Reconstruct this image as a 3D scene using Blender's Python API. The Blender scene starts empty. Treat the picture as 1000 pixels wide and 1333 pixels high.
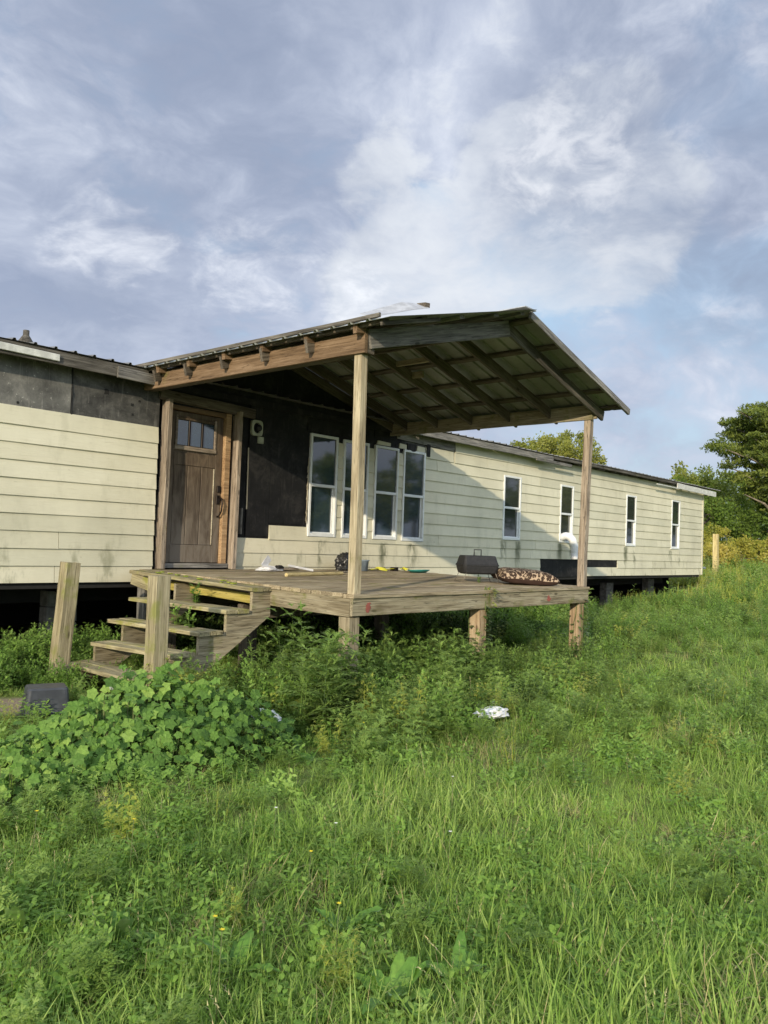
import bpy, bmesh, math, random
import numpy as np
from mathutils import Matrix, Vector, Euler
random.seed(7); rng = np.random.default_rng(7)
SC = bpy.context.scene; COL = SC.collection
R = math.radians

# ------------------------------------------------------------------ camera
cam = bpy.data.cameras.new('camera'); cam_o = bpy.data.objects.new('camera', cam); COL.objects.link(cam_o); SC.camera = cam_o
cam.sensor_fit = 'VERTICAL'; cam.sensor_height = 36; cam.sensor_width = 27
cam.lens = 1050.77 / 1333 * 36; cam.clip_start = 0.05; cam.clip_end = 3000
cam_o.matrix_world = Matrix(((0.65778, -0.05398, -0.75127, 0), (-0.75234, 0.00094, -0.65878, 0), (0.03627, 0.99854, -0.03999, 1.5), (0, 0, 0, 1)))

# ------------------------------------------------------------------ light
SUN = Vector((-2.2, -1.0, 0.715)).normalized()
sun = bpy.data.lights.new('sun', 'SUN'); sun.energy = 2.15; sun.angle = R(0.6); sun.color = (1.0, 0.86, 0.63)
sun_o = bpy.data.objects.new('sun', sun); COL.objects.link(sun_o); sun_o.location = SUN * 60
sun_o.rotation_euler = (-SUN).to_track_quat('-Z', 'Y').to_euler()
SC.view_settings.view_transform = 'Standard'; SC.view_settings.look = 'None'
SC.view_settings.exposure = 1.0; SC.view_settings.gamma = 1

# ------------------------------------------------------------------ node helpers
class G:
    def __init__(s, nt): s.nt = nt; s.n = nt.nodes; s.l = nt.links
    def a(s, typ, _p=None, **kw):
        nd = s.n.new('ShaderNode' + typ)
        for k, v in (_p or {}).items(): setattr(nd, k, v)
        for k, v in kw.items():
            key = int(k[1:]) if k[0] == 'i' and k[1:].isdigit() else k.replace('_', ' ')
            s.put(nd.inputs[key], v)
        return nd
    def put(s, sock, v):
        if hasattr(v, 'is_output'): s.l.new(v, sock)
        elif hasattr(v, 'outputs'): s.l.new(v.outputs[0], sock)
        else:
            if isinstance(v, tuple) and len(v) == 3 and sock.type == 'RGBA': v = v + (1,)
            sock.default_value = v
    def math(s, op, a, b=0.0, c=None, clamp=False):
        nd = s.n.new('ShaderNodeMath'); nd.operation = op; nd.use_clamp = clamp
        s.put(nd.inputs[0], a); s.put(nd.inputs[1], b)
        if c is not None: s.put(nd.inputs[2], c)
        return nd.outputs[0]
    def vm(s, op, a, b=(0, 0, 0)):
        nd = s.n.new('ShaderNodeVectorMath'); nd.operation = op
        s.put(nd.inputs[0], a); s.put(nd.inputs[1], b)
        return nd.outputs['Value'] if op in ('DOT_PRODUCT', 'LENGTH') else nd.outputs[0]
    def ramp(s, v, lo, hi, a=0.0, b=1.0, smooth=True):
        nd = s.n.new('ShaderNodeMapRange'); nd.interpolation_type = 'SMOOTHSTEP' if smooth else 'LINEAR'
        for i, x in enumerate((v, lo, hi, a, b)): s.put(nd.inputs[i], x)
        return nd.outputs[0]
    def mix(s, f, a, b, mode='MIX'):
        nd = s.n.new('ShaderNodeMix'); nd.data_type = 'RGBA'; nd.blend_type = mode
        s.put(nd.inputs[0], f); s.put(nd.inputs[6], a); s.put(nd.inputs[7], b)
        return nd.outputs[2]
    def noise(s, vec, scale, detail=4.0, rough=0.55, dist=0.0):
        nd = s.a('TexNoise', None, Vector=vec, Scale=scale, Detail=detail, Roughness=rough, Distortion=dist)
        return nd.outputs[0]
    def cr(s, v, stops):
        nd = s.n.new('ShaderNodeValToRGB'); s.put(nd.inputs[0], v); e = nd.color_ramp.elements
        while len(e) < len(stops): e.new(0.5)
        for i, (p, c) in enumerate(stops): e[i].position = p; e[i].color = (*c, 1)
        return nd.outputs[0]
    def bump(s, h, strength=0.4, dist=0.01):
        return s.a('Bump', None, Height=h, Strength=strength, Distance=dist).outputs[0]

def new_mat(name):
    m = bpy.data.materials.new(name); m.use_nodes = True; m.node_tree.nodes.clear()
    g = G(m.node_tree); out = g.n.new('ShaderNodeOutputMaterial'); return m, g, out

def finish(g, out, color, rough=0.8, normal=None, metallic=0.0, spec=0.3):
    b = g.a('BsdfPrincipled', None, Roughness=rough, Metallic=metallic)
    b.inputs['Specular IOR Level'].default_value = spec
    g.put(b.inputs['Base Color'], color)
    if normal is not None: g.put(b.inputs['Normal'], normal)
    g.l.new(b.outputs[0], out.inputs[0]); return b

def local_coords(g):
    tc = g.n.new('ShaderNodeTexCoord'); oi = g.n.new('ShaderNodeObjectInfo')
    off = g.math('MULTIPLY', oi.outputs['Random'], 53.0)
    cmb = g.a('CombineXYZ', None, X=off, Y=off, Z=off)
    return g.vm('ADD', tc.outputs['Object'], cmb), oi.outputs['Random'], tc.outputs['Object']

def wood(name, dark, mid, light, moss=0.0, moss_col=(.13, .14, .03), grain=1.0, crack=0.6, spec=.2, var=.25):
    m, g, out = new_mat(name)
    v, rnd, raw = local_coords(g)
    vs = g.vm('MULTIPLY', v, (1.1, 26 * grain, 26 * grain))
    n1 = g.noise(vs, 2.2, 8, .65, .35)
    n2 = g.noise(g.vm('MULTIPLY', v, (.9, 5, 5)), 1.6, 3, .6, .6)
    n3 = g.noise(v, 3.0, 5, .6)
    fine = g.noise(g.vm('MULTIPLY', v, (3, 90, 90)), 2.5, 4, .7)
    f = g.math('ADD', g.math('MULTIPLY', n1, .62), g.math('MULTIPLY', n2, .38))
    col = g.cr(f, [(.38, dark), (.5, mid), (.62, light)])
    col = g.mix(g.ramp(fine, .5, .75, 0, .35), col, dark)
    # knots
    vo = g.a('TexVoronoi', None, Vector=g.vm('MULTIPLY', v, (1.0, 3.2, 3.2)), Scale=1.7)
    kn = g.ramp(vo.outputs['Distance'], .05, .10, 1, 0)
    col = g.mix(g.math('MULTIPLY', kn, .75), col, tuple(c * .35 for c in dark))
    # cracks
    ck = g.noise(g.vm('MULTIPLY', v, (.8, 34, 34)), 1.3, 2, .5, .5)
    ckm = g.ramp(g.math('ABSOLUTE', g.math('SUBTRACT', ck, .5)), .0, .018, crack, 0)
    col = g.mix(ckm, col, tuple(c * .22 for c in dark))
    # per piece variation
    col = g.mix(1.0, col, g.cr(rnd, [(0, (1 - var,) * 3), (1, (1 + var * .6,) * 3)]), 'MULTIPLY')
    if moss > 0:
        mm = g.ramp(g.math('ADD', n3, g.math('MULTIPLY', fine, .25)), .78 - moss * .5, .92 - moss * .4, 0, .85)
        col = g.mix(mm, col, moss_col)
    h = g.math('SUBTRACT', g.math('ADD', n1, g.math('MULTIPLY', fine, .5)), g.math('MULTIPLY', ckm, 1.2))
    finish(g, out, col, .85, g.bump(h, .55, .006), spec=spec)
    return m

def leaf_mat(name, c1, c2, c3, trans=.35, gloss=.25, rough=.5, world=.35):
    """foliage: c1..c3 spread over the plants and the leaves of each plant"""
    m, g, out = new_mat(name)
    at = g.a('Attribute', {'attribute_name': 'var'}); oi = g.n.new('ShaderNodeObjectInfo')
    geo = g.n.new('ShaderNodeNewGeometry')
    big = g.noise(geo.outputs['Position'], .55, 3, .6)
    f = g.math('ADD', g.math('MULTIPLY', at.outputs['Fac'], .45), g.math('MULTIPLY', oi.outputs['Random'], .25))
    f = g.math('ADD', f, g.math('MULTIPLY', g.ramp(big, .3, .7), .30))
    col = g.cr(f, [(.12, c1), (.5, c2), (.88, c3)])
    fine = g.noise(geo.outputs['Position'], 60, 2, .5)
    col = g.mix(1.0, col, g.cr(fine, [(.3, (.8, .8, .8)), (.7, (1.15, 1.15, 1.1))]), 'MULTIPLY')
    d = g.a('BsdfDiffuse', None, Color=col); t = g.a('BsdfTranslucent', None, Color=g.mix(1.0, col, (1.25, 1.3, .7), 'MULTIPLY'))
    mx = g.a('MixShader', None, Fac=trans, i1=d, i2=t)
    gl = g.a('BsdfGlossy', None, Color=(.9, .95, .9), Roughness=rough)
    lw = g.a('Fresnel', None, IOR=1.4)
    mx2 = g.a('MixShader', None, Fac=g.math('MULTIPLY', lw.outputs[0], gloss * 2), i1=mx, i2=gl)
    g.l.new(mx2.outputs[0], out.inputs[0]); return m

# ------------------------------------------------------------------ world sky with clouds
W = bpy.data.worlds.new('World'); SC.world = W; W.use_nodes = True; W.node_tree.nodes.clear()
g = G(W.node_tree); wout = g.n.new('ShaderNodeOutputWorld')
sky = g.n.new('ShaderNodeTexSky'); sky.sky_type = 'NISHITA'; sky.sun_disc = False
sky.sun_elevation = math.asin(SUN.z); sky.sun_rotation = math.atan2(SUN.x, SUN.y) % (2 * math.pi)
sky.dust_density = 1.5; sky.air_density = 1.2
tc = g.n.new('ShaderNodeTexCoord'); dirv = tc.outputs['Generated']
sep = g.a('SeparateXYZ', None, Vector=dirv)
zz = g.math('MAXIMUM', sep.outputs[2], 0.0)
dq = g.vm('MULTIPLY', dirv, (1, 1, 1.7))
warp = g.a('TexNoise', None, Vector=dq, Scale=2.2, Detail=4.0).outputs[1]
dwq = g.vm('ADD', dq, g.vm('MULTIPLY', g.vm('SUBTRACT', warp, (.5, .5, .5)), (.35, .35, .35)))
na = g.noise(g.vm('ADD', dwq, (3.1, 7.7, 0)), 1.9, 6, .5)
nb = g.noise(g.vm('ADD', dwq, (9.4, 1.7, 0)), 3.4, 8, .56)
nc = g.noise(g.vm('ADD', g.vm('MULTIPLY', dwq, (1, 1, 1.15)), (2.2, 5.1, 0)), 8.0, 9, .6)
nd_ = g.noise(g.vm('ADD', dq, (5.2, 2.1, 0)), 16.0, 7, .62, .4)
def skyblob(d, r0, r1):
    dd = g.vm('DOT_PRODUCT', g.vm('NORMALIZE', g.vm('ADD', dirv, g.vm('MULTIPLY', g.vm('SUBTRACT', warp, (.5, .5, .5)), (.22, .22, .22)))), Vector(d).normalized()[:])
    return g.ramp(dd, math.cos(R(r0)), math.cos(R(r1)), 0, 1)
def mx_(*q):
    r_ = q[0]
    for t_ in q[1:]: r_ = g.math('MAXIMUM', r_, t_)
    return r_
PIX = lambda x, y: tuple((cam_o.matrix_world.to_3x3() @ Vector(((x - 500) / 1050.77, (666.5 - y) / 1050.77, -1))).normalized())
base = g.mix(g.ramp(zz, .0, .5), (3.5, 4.7, 5.7), (2.7, 4.0, 5.5))
nish = g.mix(1.0, sky.outputs[0], (.9, .9, .95), 'MULTIPLY')
base = g.mix(.75, nish, base)
shade = g.math('ADD', g.math('MULTIPLY', nb, .55), g.math('MULTIPLY', nc, .45))
grey = g.cr(shade, [(.37, (.21, .25, .34)), (.46, (.29, .33, .42)), (.54, (.38, .42, .50)), (.63, (.52, .555, .61))])
grey = g.mix(1.0, grey, (10, 10, 10), 'MULTIPLY')
cov = g.math('ADD', g.ramp(g.math('ADD', na, g.math('MULTIPLY', g.math('SUBTRACT', nc, .5), .5)), .34, .54), g.math('MULTIPLY', g.ramp(zz, .15, .5), .2), clamp=True)
col = g.mix(g.math('MULTIPLY', cov, .92), base, grey)
soft = mx_(skyblob(PIX(740, 260), 11, 1), g.math('MULTIPLY', skyblob(PIX(560, 370), 11, 1), .95), g.math('MULTIPLY', skyblob(PIX(640, 30), 9, 1), .25), g.math('MULTIPLY', skyblob(PIX(480, 230), 6, 1), .5))
crisp = mx_(skyblob(PIX(125, 300), 6.5, .5), g.math('MULTIPLY', skyblob(PIX(300, 335), 7, .5), .8), g.math('MULTIPLY', skyblob(PIX(450, 385), 5, .5), .8))
fb = g.math('ADD', g.math('MULTIPLY', nb, .35), g.math('ADD', g.math('MULTIPLY', nc, .4), g.math('MULTIPLY', nd_, .25)))
w1 = g.math('MULTIPLY', g.ramp(g.math('ADD', soft, g.math('MULTIPLY', g.math('SUBTRACT', fb, .5), 1.6)), .25, .50), g.ramp(fb, .36, .60, .35, .95, False), clamp=True)
w2 = g.ramp(g.math('ADD', g.math('MULTIPLY', crisp, .5), g.math('MULTIPLY', g.math('SUBTRACT', fb, .5), 2.4)), .30, .72, 0, .95)
w2 = g.math('MULTIPLY', w2, g.ramp(crisp, .0, .35))
gen = g.math('MULTIPLY', g.ramp(g.math('ADD', g.math('MULTIPLY', na, .6), g.math('MULTIPLY', fb, .4)), .46, .64), .30)
col = g.mix(gen, col, (4.6, 4.95, 5.45))
col = g.mix(w1, col, (5.1, 5.45, 5.75)); col = g.mix(w2, col, (6.8, 7.1, 7.4))
dk = mx_(skyblob(PIX(910, 110), 17, 4), g.math('MULTIPLY', skyblob(PIX(180, 60), 20, 4), .75), g.math('MULTIPLY', skyblob(PIX(960, 330), 9, 2), .9), g.math('MULTIPLY', skyblob(PIX(330, 260), 7, 2), .6))
dkn = g.math('MULTIPLY', dk, g.ramp(shade, .64, .40, .3, 1))
col = g.mix(g.math('MULTIPLY', dkn, .9), col, (1.95, 2.35, 3.15))
topw = g.math('MULTIPLY', g.math('MULTIPLY', skyblob(PIX(740, 185), 6.5, 1), g.ramp(nd_, .42, .68)), .5); col = g.mix(topw, col, (6.4, 6.6, 6.8))
# the clouded sky brightens towards the unseen low sun, gain added to fill shade
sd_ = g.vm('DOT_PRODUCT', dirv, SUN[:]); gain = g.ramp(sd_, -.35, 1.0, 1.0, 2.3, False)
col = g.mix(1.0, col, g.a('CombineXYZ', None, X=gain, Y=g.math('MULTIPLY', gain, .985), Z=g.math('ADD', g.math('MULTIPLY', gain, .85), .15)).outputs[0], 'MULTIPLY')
# ground side of the sky
col = g.mix(g.ramp(sep.outputs[2], -.02, .0, 1, 0), col, (1.2, 1.3, .9))
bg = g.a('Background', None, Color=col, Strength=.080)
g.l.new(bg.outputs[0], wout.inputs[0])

# ------------------------------------------------------------------ materials
M = {}
M['siding_wood'] = None
def siding_mat():
    m, g, out = new_mat('cream_siding')
    v, rnd, raw = local_coords(g)
    geo = g.n.new('ShaderNodeNewGeometry'); P = geo.outputs['Position']
    gr = g.noise(g.vm('MULTIPLY', v, (2.2, 40, 40)), 1.6, 6, .65, 1.2)
    st = g.noise(P, 1.1, 5, .6); st2 = g.noise(g.vm('MULTIPLY', P, (1, 1, .35)), 5, 5, .65)
    col = g.cr(st, [(.3, (.54, .515, .395)), (.55, (.645, .615, .475)), (.75, (.69, .66, .52))])
    col = g.mix(g.ramp(gr, .52, .72, 0, .30), col, (.42, .39, .29))
    col = g.mix(1.0, col, g.cr(rnd, [(0, (.90, .91, .90)), (.5, (1, .99, .97)), (1, (1.05, 1.05, 1.05))]), 'MULTIPLY')
    drip = g.noise(g.vm('MULTIPLY', P, (3.3, 3.3, .8)), 1.3, 9, .68, .3); col = g.mix(g.ramp(drip, .50, .80, 0, .20), col, (.44, .41, .31))
    sp = g.n.new('ShaderNodeSeparateXYZ'); g.l.new(P, sp.inputs[0])
    low = g.ramp(sp.outputs[2], .9, 1.75, 1, 0)
    mil = g.math('MULTIPLY', g.ramp(st2, .52, .72), g.math('ADD', g.math('MULTIPLY', low, .65), .16))
    col = g.mix(mil, col, (.20, .20, .12))
    # mildew streaks under the window sills
    tot = None
    for cx, zt in ((8.66, 1.55), (9.37, 1.55), (10.12, 1.55), (10.85, 1.55), (13.75, 1.68), (14.3, 1.68), (16.05, 1.68), (16.6, 1.68), (19.42, 1.68), (19.95, 1.68), (22.3, 1.64), (22.9, 1.64)):
        dx = g.math('ABSOLUTE', g.math('SUBTRACT', sp.outputs[0], cx))
        t = g.math('MULTIPLY', g.ramp(dx, .03, .16, 1, 0), g.math('MULTIPLY', g.ramp(sp.outputs[2], zt - .52, zt - .25, 0, 1), g.ramp(sp.outputs[2], zt - .05, zt, 1, 0)))
        tot = t if tot is None else g.math('MAXIMUM', tot, t)
    sm = g.math('MULTIPLY', tot, g.ramp(st2, .40, .58, 0, .85))
    col = g.mix(sm, col, (.10, .11, .06))
    sp2 = g.noise(g.vm('MULTIPLY', v, (1.5, 3, 6)), 5, 2, .5)
    kn = g.ramp(sp2, .73, .80, 0, .5); col = g.mix(kn, col, (.33, .30, .22))
    finish(g, out, col, .62, g.bump(g.math('ADD', gr, g.math('MULTIPLY', st2, .2)), .5, .004), spec=.35)
    return m
M['siding'] = siding_mat()
M['post'] = wood('weathered_post_wood', (.17, .135, .085), (.34, .285, .19), (.47, .41, .285), moss=.18)
M['newel'] = wood('mossy_post_wood', (.15, .125, .075), (.30, .26, .165), (.42, .37, .25), moss=.30, moss_col=(.20, .21, .06))
M['rim'] = wood('weathered_rim_wood', (.17, .135, .085), (.32, .275, .185), (.44, .39, .28), moss=.18, crack=.7)
M['deck'] = wood('deck_board_wood', (.20, .155, .095), (.36, .295, .195), (.48, .41, .285), moss=.22, moss_col=(.19, .18, .05), var=.35)
M['tread'] = wood('mossy_tread_wood', (.16, .135, .08), (.32, .28, .17), (.44, .395, .25), moss=.30, moss_col=(.24, .24, .05))
M['riser'] = wood('yellow_moss_wood', (.22, .18, .05), (.40, .33, .09), (.50, .43, .15), moss=.3, moss_col=(.32, .32, .05))
M['beam'] = wood('brown_beam_wood', (.095, .06, .035), (.18, .118, .07), (.26, .18, .115), moss=.06, moss_col=(.15, .13, .05))
M['graywood'] = wood('grey_board_wood', (.09, .085, .08), (.20, .19, .175), (.32, .30, .27), moss=.1, moss_col=(.2, .21, .13))
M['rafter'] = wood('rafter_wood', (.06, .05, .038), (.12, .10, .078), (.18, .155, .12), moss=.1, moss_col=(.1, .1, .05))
M['trimwood'] = wood('rough_trim_wood', (.14, .11, .085), (.30, .245, .19), (.44, .37, .30), moss=.05, crack=1.0)
M['jamb'] = wood('orange_jamb_wood', (.20, .12, .065), (.34, .22, .12), (.46, .32, .19), moss=0, crack=.3)
M['splinter'] = wood('pale_wood', (.3, .25, .18), (.45, .4, .3), (.6, .55, .42), moss=0)
M['stick'] = wood('stick_wood', (.36, .28, .13), (.50, .41, .20), (.6, .5, .27), moss=0)
M['fasciawood'] = wood('dark_fascia_wood', (.05, .045, .038), (.11, .10, .085), (.20, .185, .16), moss=.1, moss_col=(.14, .15, .09))

def door_mat():
    m, g, out = new_mat('weathered_door')
    v, rnd, raw = local_coords(g)
    geo = g.n.new('ShaderNodeNewGeometry'); P = geo.outputs['Position']
    n1 = g.noise(g.vm('MULTIPLY', P, (30, 30, 1.3)), 1.5, 7, .65, .5)
    n2 = g.noise(g.vm('MULTIPLY', P, (6, 6, 1.6)), 1.2, 5, .6, .8)
    col = g.cr(n2, [(.3, (.05, .034, .023)), (.5, (.10, .070, .046)), (.7, (.17, .125, .085))])
    col = g.mix(g.ramp(n1, .5, .72, 0, .55), col, (.25, .20, .14))
    sp = g.n.new('ShaderNodeSeparateXYZ'); g.l.new(P, sp.inputs[0])
    gy = g.math('MULTIPLY', g.ramp(sp.outputs[2], 1.2, 2.5, .75, .05), g.ramp(n2, .35, .6, .3, 1))
    col = g.mix(gy, col, (.20, .175, .145))
    finish(g, out, col, .6, g.bump(n1, .4, .004), spec=.35); return m
M['door'] = door_mat()

def plain(name, c, rough=.6, metallic=0.0, spec=.4, n=.12, scale=12, bump=.1):
    m, g, out = new_mat(name); v, rnd, raw = local_coords(g)
    nn = g.noise(v, scale, 6, .6); n2 = g.noise(v, scale * .2, 3, .6)
    col = g.mix(g.ramp(nn, .35, .75), tuple(x * (1 - n * 2) for x in c), tuple(min(1, x * (1 + n)) for x in c))
    col = g.mix(g.ramp(n2, .5, .8, 0, n * 2), col, tuple(x * .6 for x in c))
    finish(g, out, col, rough, g.bump(nn, bump, .004), metallic, spec); return m
M['white'] = plain('white_vinyl', (.74, .76, .76), .45, n=.05, scale=6)
M['whiteboard'] = plain('pale_fascia_paint', (.62, .62, .58), .6, n=.12)
M['vinylduct'] = plain('white_duct', (.78, .78, .80), .5, n=.06)
M['navy'] = plain('navy_board', (.02, .03, .10), .6)
M['black'] = plain('black_enamel', (.025, .025, .027), .55, n=.2, spec=.4, scale=30, bump=.2)
M['bag'] = plain('black_plastic_bag', (.018, .018, .02), .35, n=.1)
M['chrome'] = plain('rusty_wire', (.30, .26, .22), .45, .7)
M['bucket'] = plain('grey_blue_plastic', (.20, .25, .30), .5)
M['bin'] = plain('dark_grey_plastic', (.055, .06, .072), .4, n=.15, scale=9, bump=.15)
M['teal'] = plain('teal_plastic', (.02, .22, .20), .4)
M['yellow'] = plain('yellow_webbing', (.62, .60, .06), .6)
M['litter'] = plain('white_plastic_litter', (.72, .72, .74), .5)
M['redpaint'] = plain('red_paint_mark', (.30, .09, .07), .8)
M['brick'] = plain('orange_brick', (.40, .20, .10), .8)
M['block'] = plain('concrete_block', (.22, .215, .20), .9, n=.2)
M['hardware'] = plain('dark_bronze_hardware', (.03, .022, .018), .4, .6)
M['flash'] = plain('zinc_flashing', (.50, .51, .54), .45, .35, n=.12)
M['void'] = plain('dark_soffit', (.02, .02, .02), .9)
M['mount'] = plain('cream_mount_plastic', (.42, .44, .33), .5, n=.15)
M['bark'] = plain('tree_bark', (.15, .125, .10), .9, n=.3, scale=8, bump=.8)
M['palebark'] = plain('pale_pine_bark', (.30, .25, .20), .9, n=.25, scale=8, bump=.8)
M['stem'] = plain('plant_stem', (.12, .15, .05), .7)
M['freshwood'] = wood('freshly_peeled_wood', (.22, .145, .09), (.38, .28, .18), (.48, .39, .27), moss=.12, moss_col=(.16, .15, .06))

def metal_roof(name, c):
    m, g, out = new_mat(name); geo = g.n.new('ShaderNodeNewGeometry'); P = geo.outputs['Position']
    a = g.noise(P, 1.5, 5, .65); b = g.noise(P, 14, 5, .6)
    col = g.mix(g.ramp(a, .35, .7), tuple(x * .65 for x in c), c)
    col = g.mix(g.ramp(b, .55, .75, 0, .5), col, tuple(x * .4 for x in c))
    finish(g, out, col, .5, g.bump(b, .1, .003), .15, .4); return m
M['metal'] = metal_roof('green_grey_metal_roof', (.32, .33, .285))
M['housemetal'] = metal_roof('dull_grey_metal_roof', (.20, .20, .20))

def felt_mat(name, c1, c2, c3, scr=.25):
    m, g, out = new_mat(name); geo = g.n.new('ShaderNodeNewGeometry'); P = geo.outputs['Position']
    a = g.noise(P, 3.2, 9, .72, .5); b = g.noise(P, 26, 5, .7); c = g.noise(g.vm('MULTIPLY', P, (14, 14, 1.2)), 1.4, 6, .7, .4)
    col = g.cr(a, [(.32, c1), (.52, c2), (.72, c3)])
    col = g.mix(g.ramp(c, .55, .78, 0, .6), col, tuple(x * 1.7 for x in c3))
    col = g.mix(g.ramp(b, .60, .74, 0, scr), col, tuple(min(1, x * 3.0) for x in c3))
    sc = g.noise(g.vm('MULTIPLY', P, (3, 3, 9)), 3.1, 4, .6, 1.5)
    col = g.mix(g.ramp(sc, .72, .76, 0, scr), col, (.17, .165, .15))
    finish(g, out, col, .75, g.bump(g.math('ADD', b, c), .35, .005), spec=.3); return m
M['felt'] = felt_mat('black_sheathing', (.004, .004, .005), (.011, .011, .012), (.045, .042, .040))
M['greyfelt'] = felt_mat('weathered_grey_sheathing', (.07, .069, .066), (.15, .148, .138), (.27, .262, .24), .45)
M['darkgreyfelt'] = felt_mat('dark_grey_sheathing', (.015, .015, .016), (.07, .069, .065), (.15, .146, .135), .3)  # darker grey sheathing for the panels on either side of the porch

def glass_mat(name, base):
    m, g, out = new_mat(name); geo = g.n.new('ShaderNodeNewGeometry')
    a = g.noise(geo.outputs['Position'], 2.5, 4, .6); d = g.noise(geo.outputs['Position'], 30, 3, .6)
    b = finish(g, out, g.mix(g.ramp(d, .5, .8, 0, .15), base, (.10, .11, .10)), .04, g.bump(a, .008, .01), spec=.5)
    b.inputs['IOR'].default_value = 2.0
    return m
M['glass'] = glass_mat('window_glass', (.022, .040, .055))
M['glass_dark'] = glass_mat('dark_window_glass', (.03, .036, .032))

def leopard():
    m, g, out = new_mat('leopard_print'); v, rnd, raw = local_coords(g)
    vw = g.vm('ADD', v, g.vm('MULTIPLY', g.a('TexNoise', None, Vector=v, Scale=14.0, Detail=2.0).outputs[1], (.05, .05, .05)))
    vo = g.a('TexVoronoi', {'feature': 'F1'}, Vector=vw, Scale=26.0)
    ring = g.math('MULTIPLY', g.ramp(vo.outputs['Distance'], .12, .18), g.ramp(vo.outputs['Distance'], .56, .64, 1, 0))
    n = g.noise(v, 30, 2, .5)
    ring = g.math('MULTIPLY', ring, g.ramp(n, .30, .36))
    col = g.mix(ring, (.40, .30, .21), (.045, .028, .02)); finish(g, out, col, .85, g.bump(n, .2, .003), spec=.2); return m
M['leopard'] = leopard()
M['brownfab'] = plain('dark_brown_fabric', (.055, .028, .020), .9, n=.1)

def ground_mat():
    m, g, out = new_mat('soil_and_thatch'); geo = g.n.new('ShaderNodeNewGeometry'); P = geo.outputs['Position']
    a = g.noise(P, .5, 6, .65); b = g.noise(P, 9, 7, .7); c = g.noise(P, 60, 4, .7)
    col = g.cr(b, [(.3, (.06, .08, .02)), (.5, (.13, .17, .045)), (.72, (.22, .24, .09))])
    far = g.cr(a, [(.3, (.09, .13, .03)), (.7, (.20, .21, .07))])
    d = g.vm('LENGTH', P); col = g.mix(g.ramp(d, 14, 40), col, far)
    sp = g.n.new('ShaderNodeSeparateXYZ'); g.l.new(P, sp.inputs[0])
    dirt = g.cr(c, [(.3, (.16, .12, .08)), (.7, (.42, .35, .27))])
    pm = g.a('CombineXYZ', None, X=g.math('MULTIPLY', g.math('SUBTRACT', sp.outputs[0], 2.9), .9), Y=g.math('MULTIPLY', g.math('SUBTRACT', sp.outputs[1], 6.95), 2.2), Z=0.0)
    dm = g.ramp(g.math('ADD', g.vm('LENGTH', pm), g.math('MULTIPLY', b, .8)), 1.0, 1.4, 1, 0)
    col = g.mix(dm, col, dirt)
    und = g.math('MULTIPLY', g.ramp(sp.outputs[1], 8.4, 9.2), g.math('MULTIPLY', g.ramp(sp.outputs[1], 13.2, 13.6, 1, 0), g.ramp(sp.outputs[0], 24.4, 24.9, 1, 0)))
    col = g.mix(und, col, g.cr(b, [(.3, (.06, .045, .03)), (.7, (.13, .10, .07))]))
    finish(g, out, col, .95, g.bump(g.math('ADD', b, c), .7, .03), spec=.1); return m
M['ground'] = ground_mat()

M['grass'] = leaf_mat('grass_blades', (.14, .235, .045), (.25, .39, .080), (.45, .54, .18), .45, gloss=.14)
M['grass_dry'] = leaf_mat('dry_grass_blades', (.26, .23, .10), (.40, .35, .17), (.52, .46, .26), .25)
M['meadow'] = leaf_mat('meadow_grass', (.26, .34, .055), (.40, .46, .10), (.54, .53, .18), .40, gloss=.08)
M['weed'] = leaf_mat('weed_leaves', (.115, .21, .040), (.21, .35, .070), (.34, .47, .13), .40, gloss=.12)
M['darkweed'] = leaf_mat('dark_weed_leaves', (.050, .095, .022), (.085, .145, .034), (.14, .215, .045), .35, gloss=.12)
M['bush'] = leaf_mat('broad_bush_leaves', (.060, .125, .028), (.135, .255, .050), (.27, .40, .09), .36, gloss=.16, rough=.5)
M['dock'] = leaf_mat('dock_leaves', (.09, .20, .03), (.15, .30, .045), (.24, .40, .07), .4, gloss=.4, rough=.35)
M['ragweed'] = leaf_mat('ragweed_leaves', (.14, .225, .048), (.23, .34, .085), (.36, .46, .14), .38, gloss=.12)
M['golden'] = leaf_mat('yellow_green_sprays', (.24, .29, .05), (.36, .40, .07), (.48, .48, .11), .35)
M['flower'] = plain('yellow_petals', (.75, .60, .03), .6); M['wflower'] = plain('white_petals', (.75, .75, .68), .6)
M['vine'] = leaf_mat('vine_leaves', (.07, .12, .03), (.12, .19, .045), (.26, .28, .08), .35)
M['oak'] = leaf_mat('oak_leaves', (.13, .155, .035), (.22, .24, .055), (.34, .33, .09), .35, gloss=.08)
M['pine'] = leaf_mat('pine_needles', (.095, .135, .032), (.19, .23, .05), (.34, .36, .10), .36, gloss=.08)
M['thicket'] = leaf_mat('thicket_leaves', (.07, .12, .025), (.13, .20, .038), (.24, .31, .065), .33, gloss=.08)
M['yshrub'] = leaf_mat('yellowing_leaves', (.22, .25, .045), (.36, .33, .07), (.50, .41, .12), .38, gloss=.06)

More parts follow.
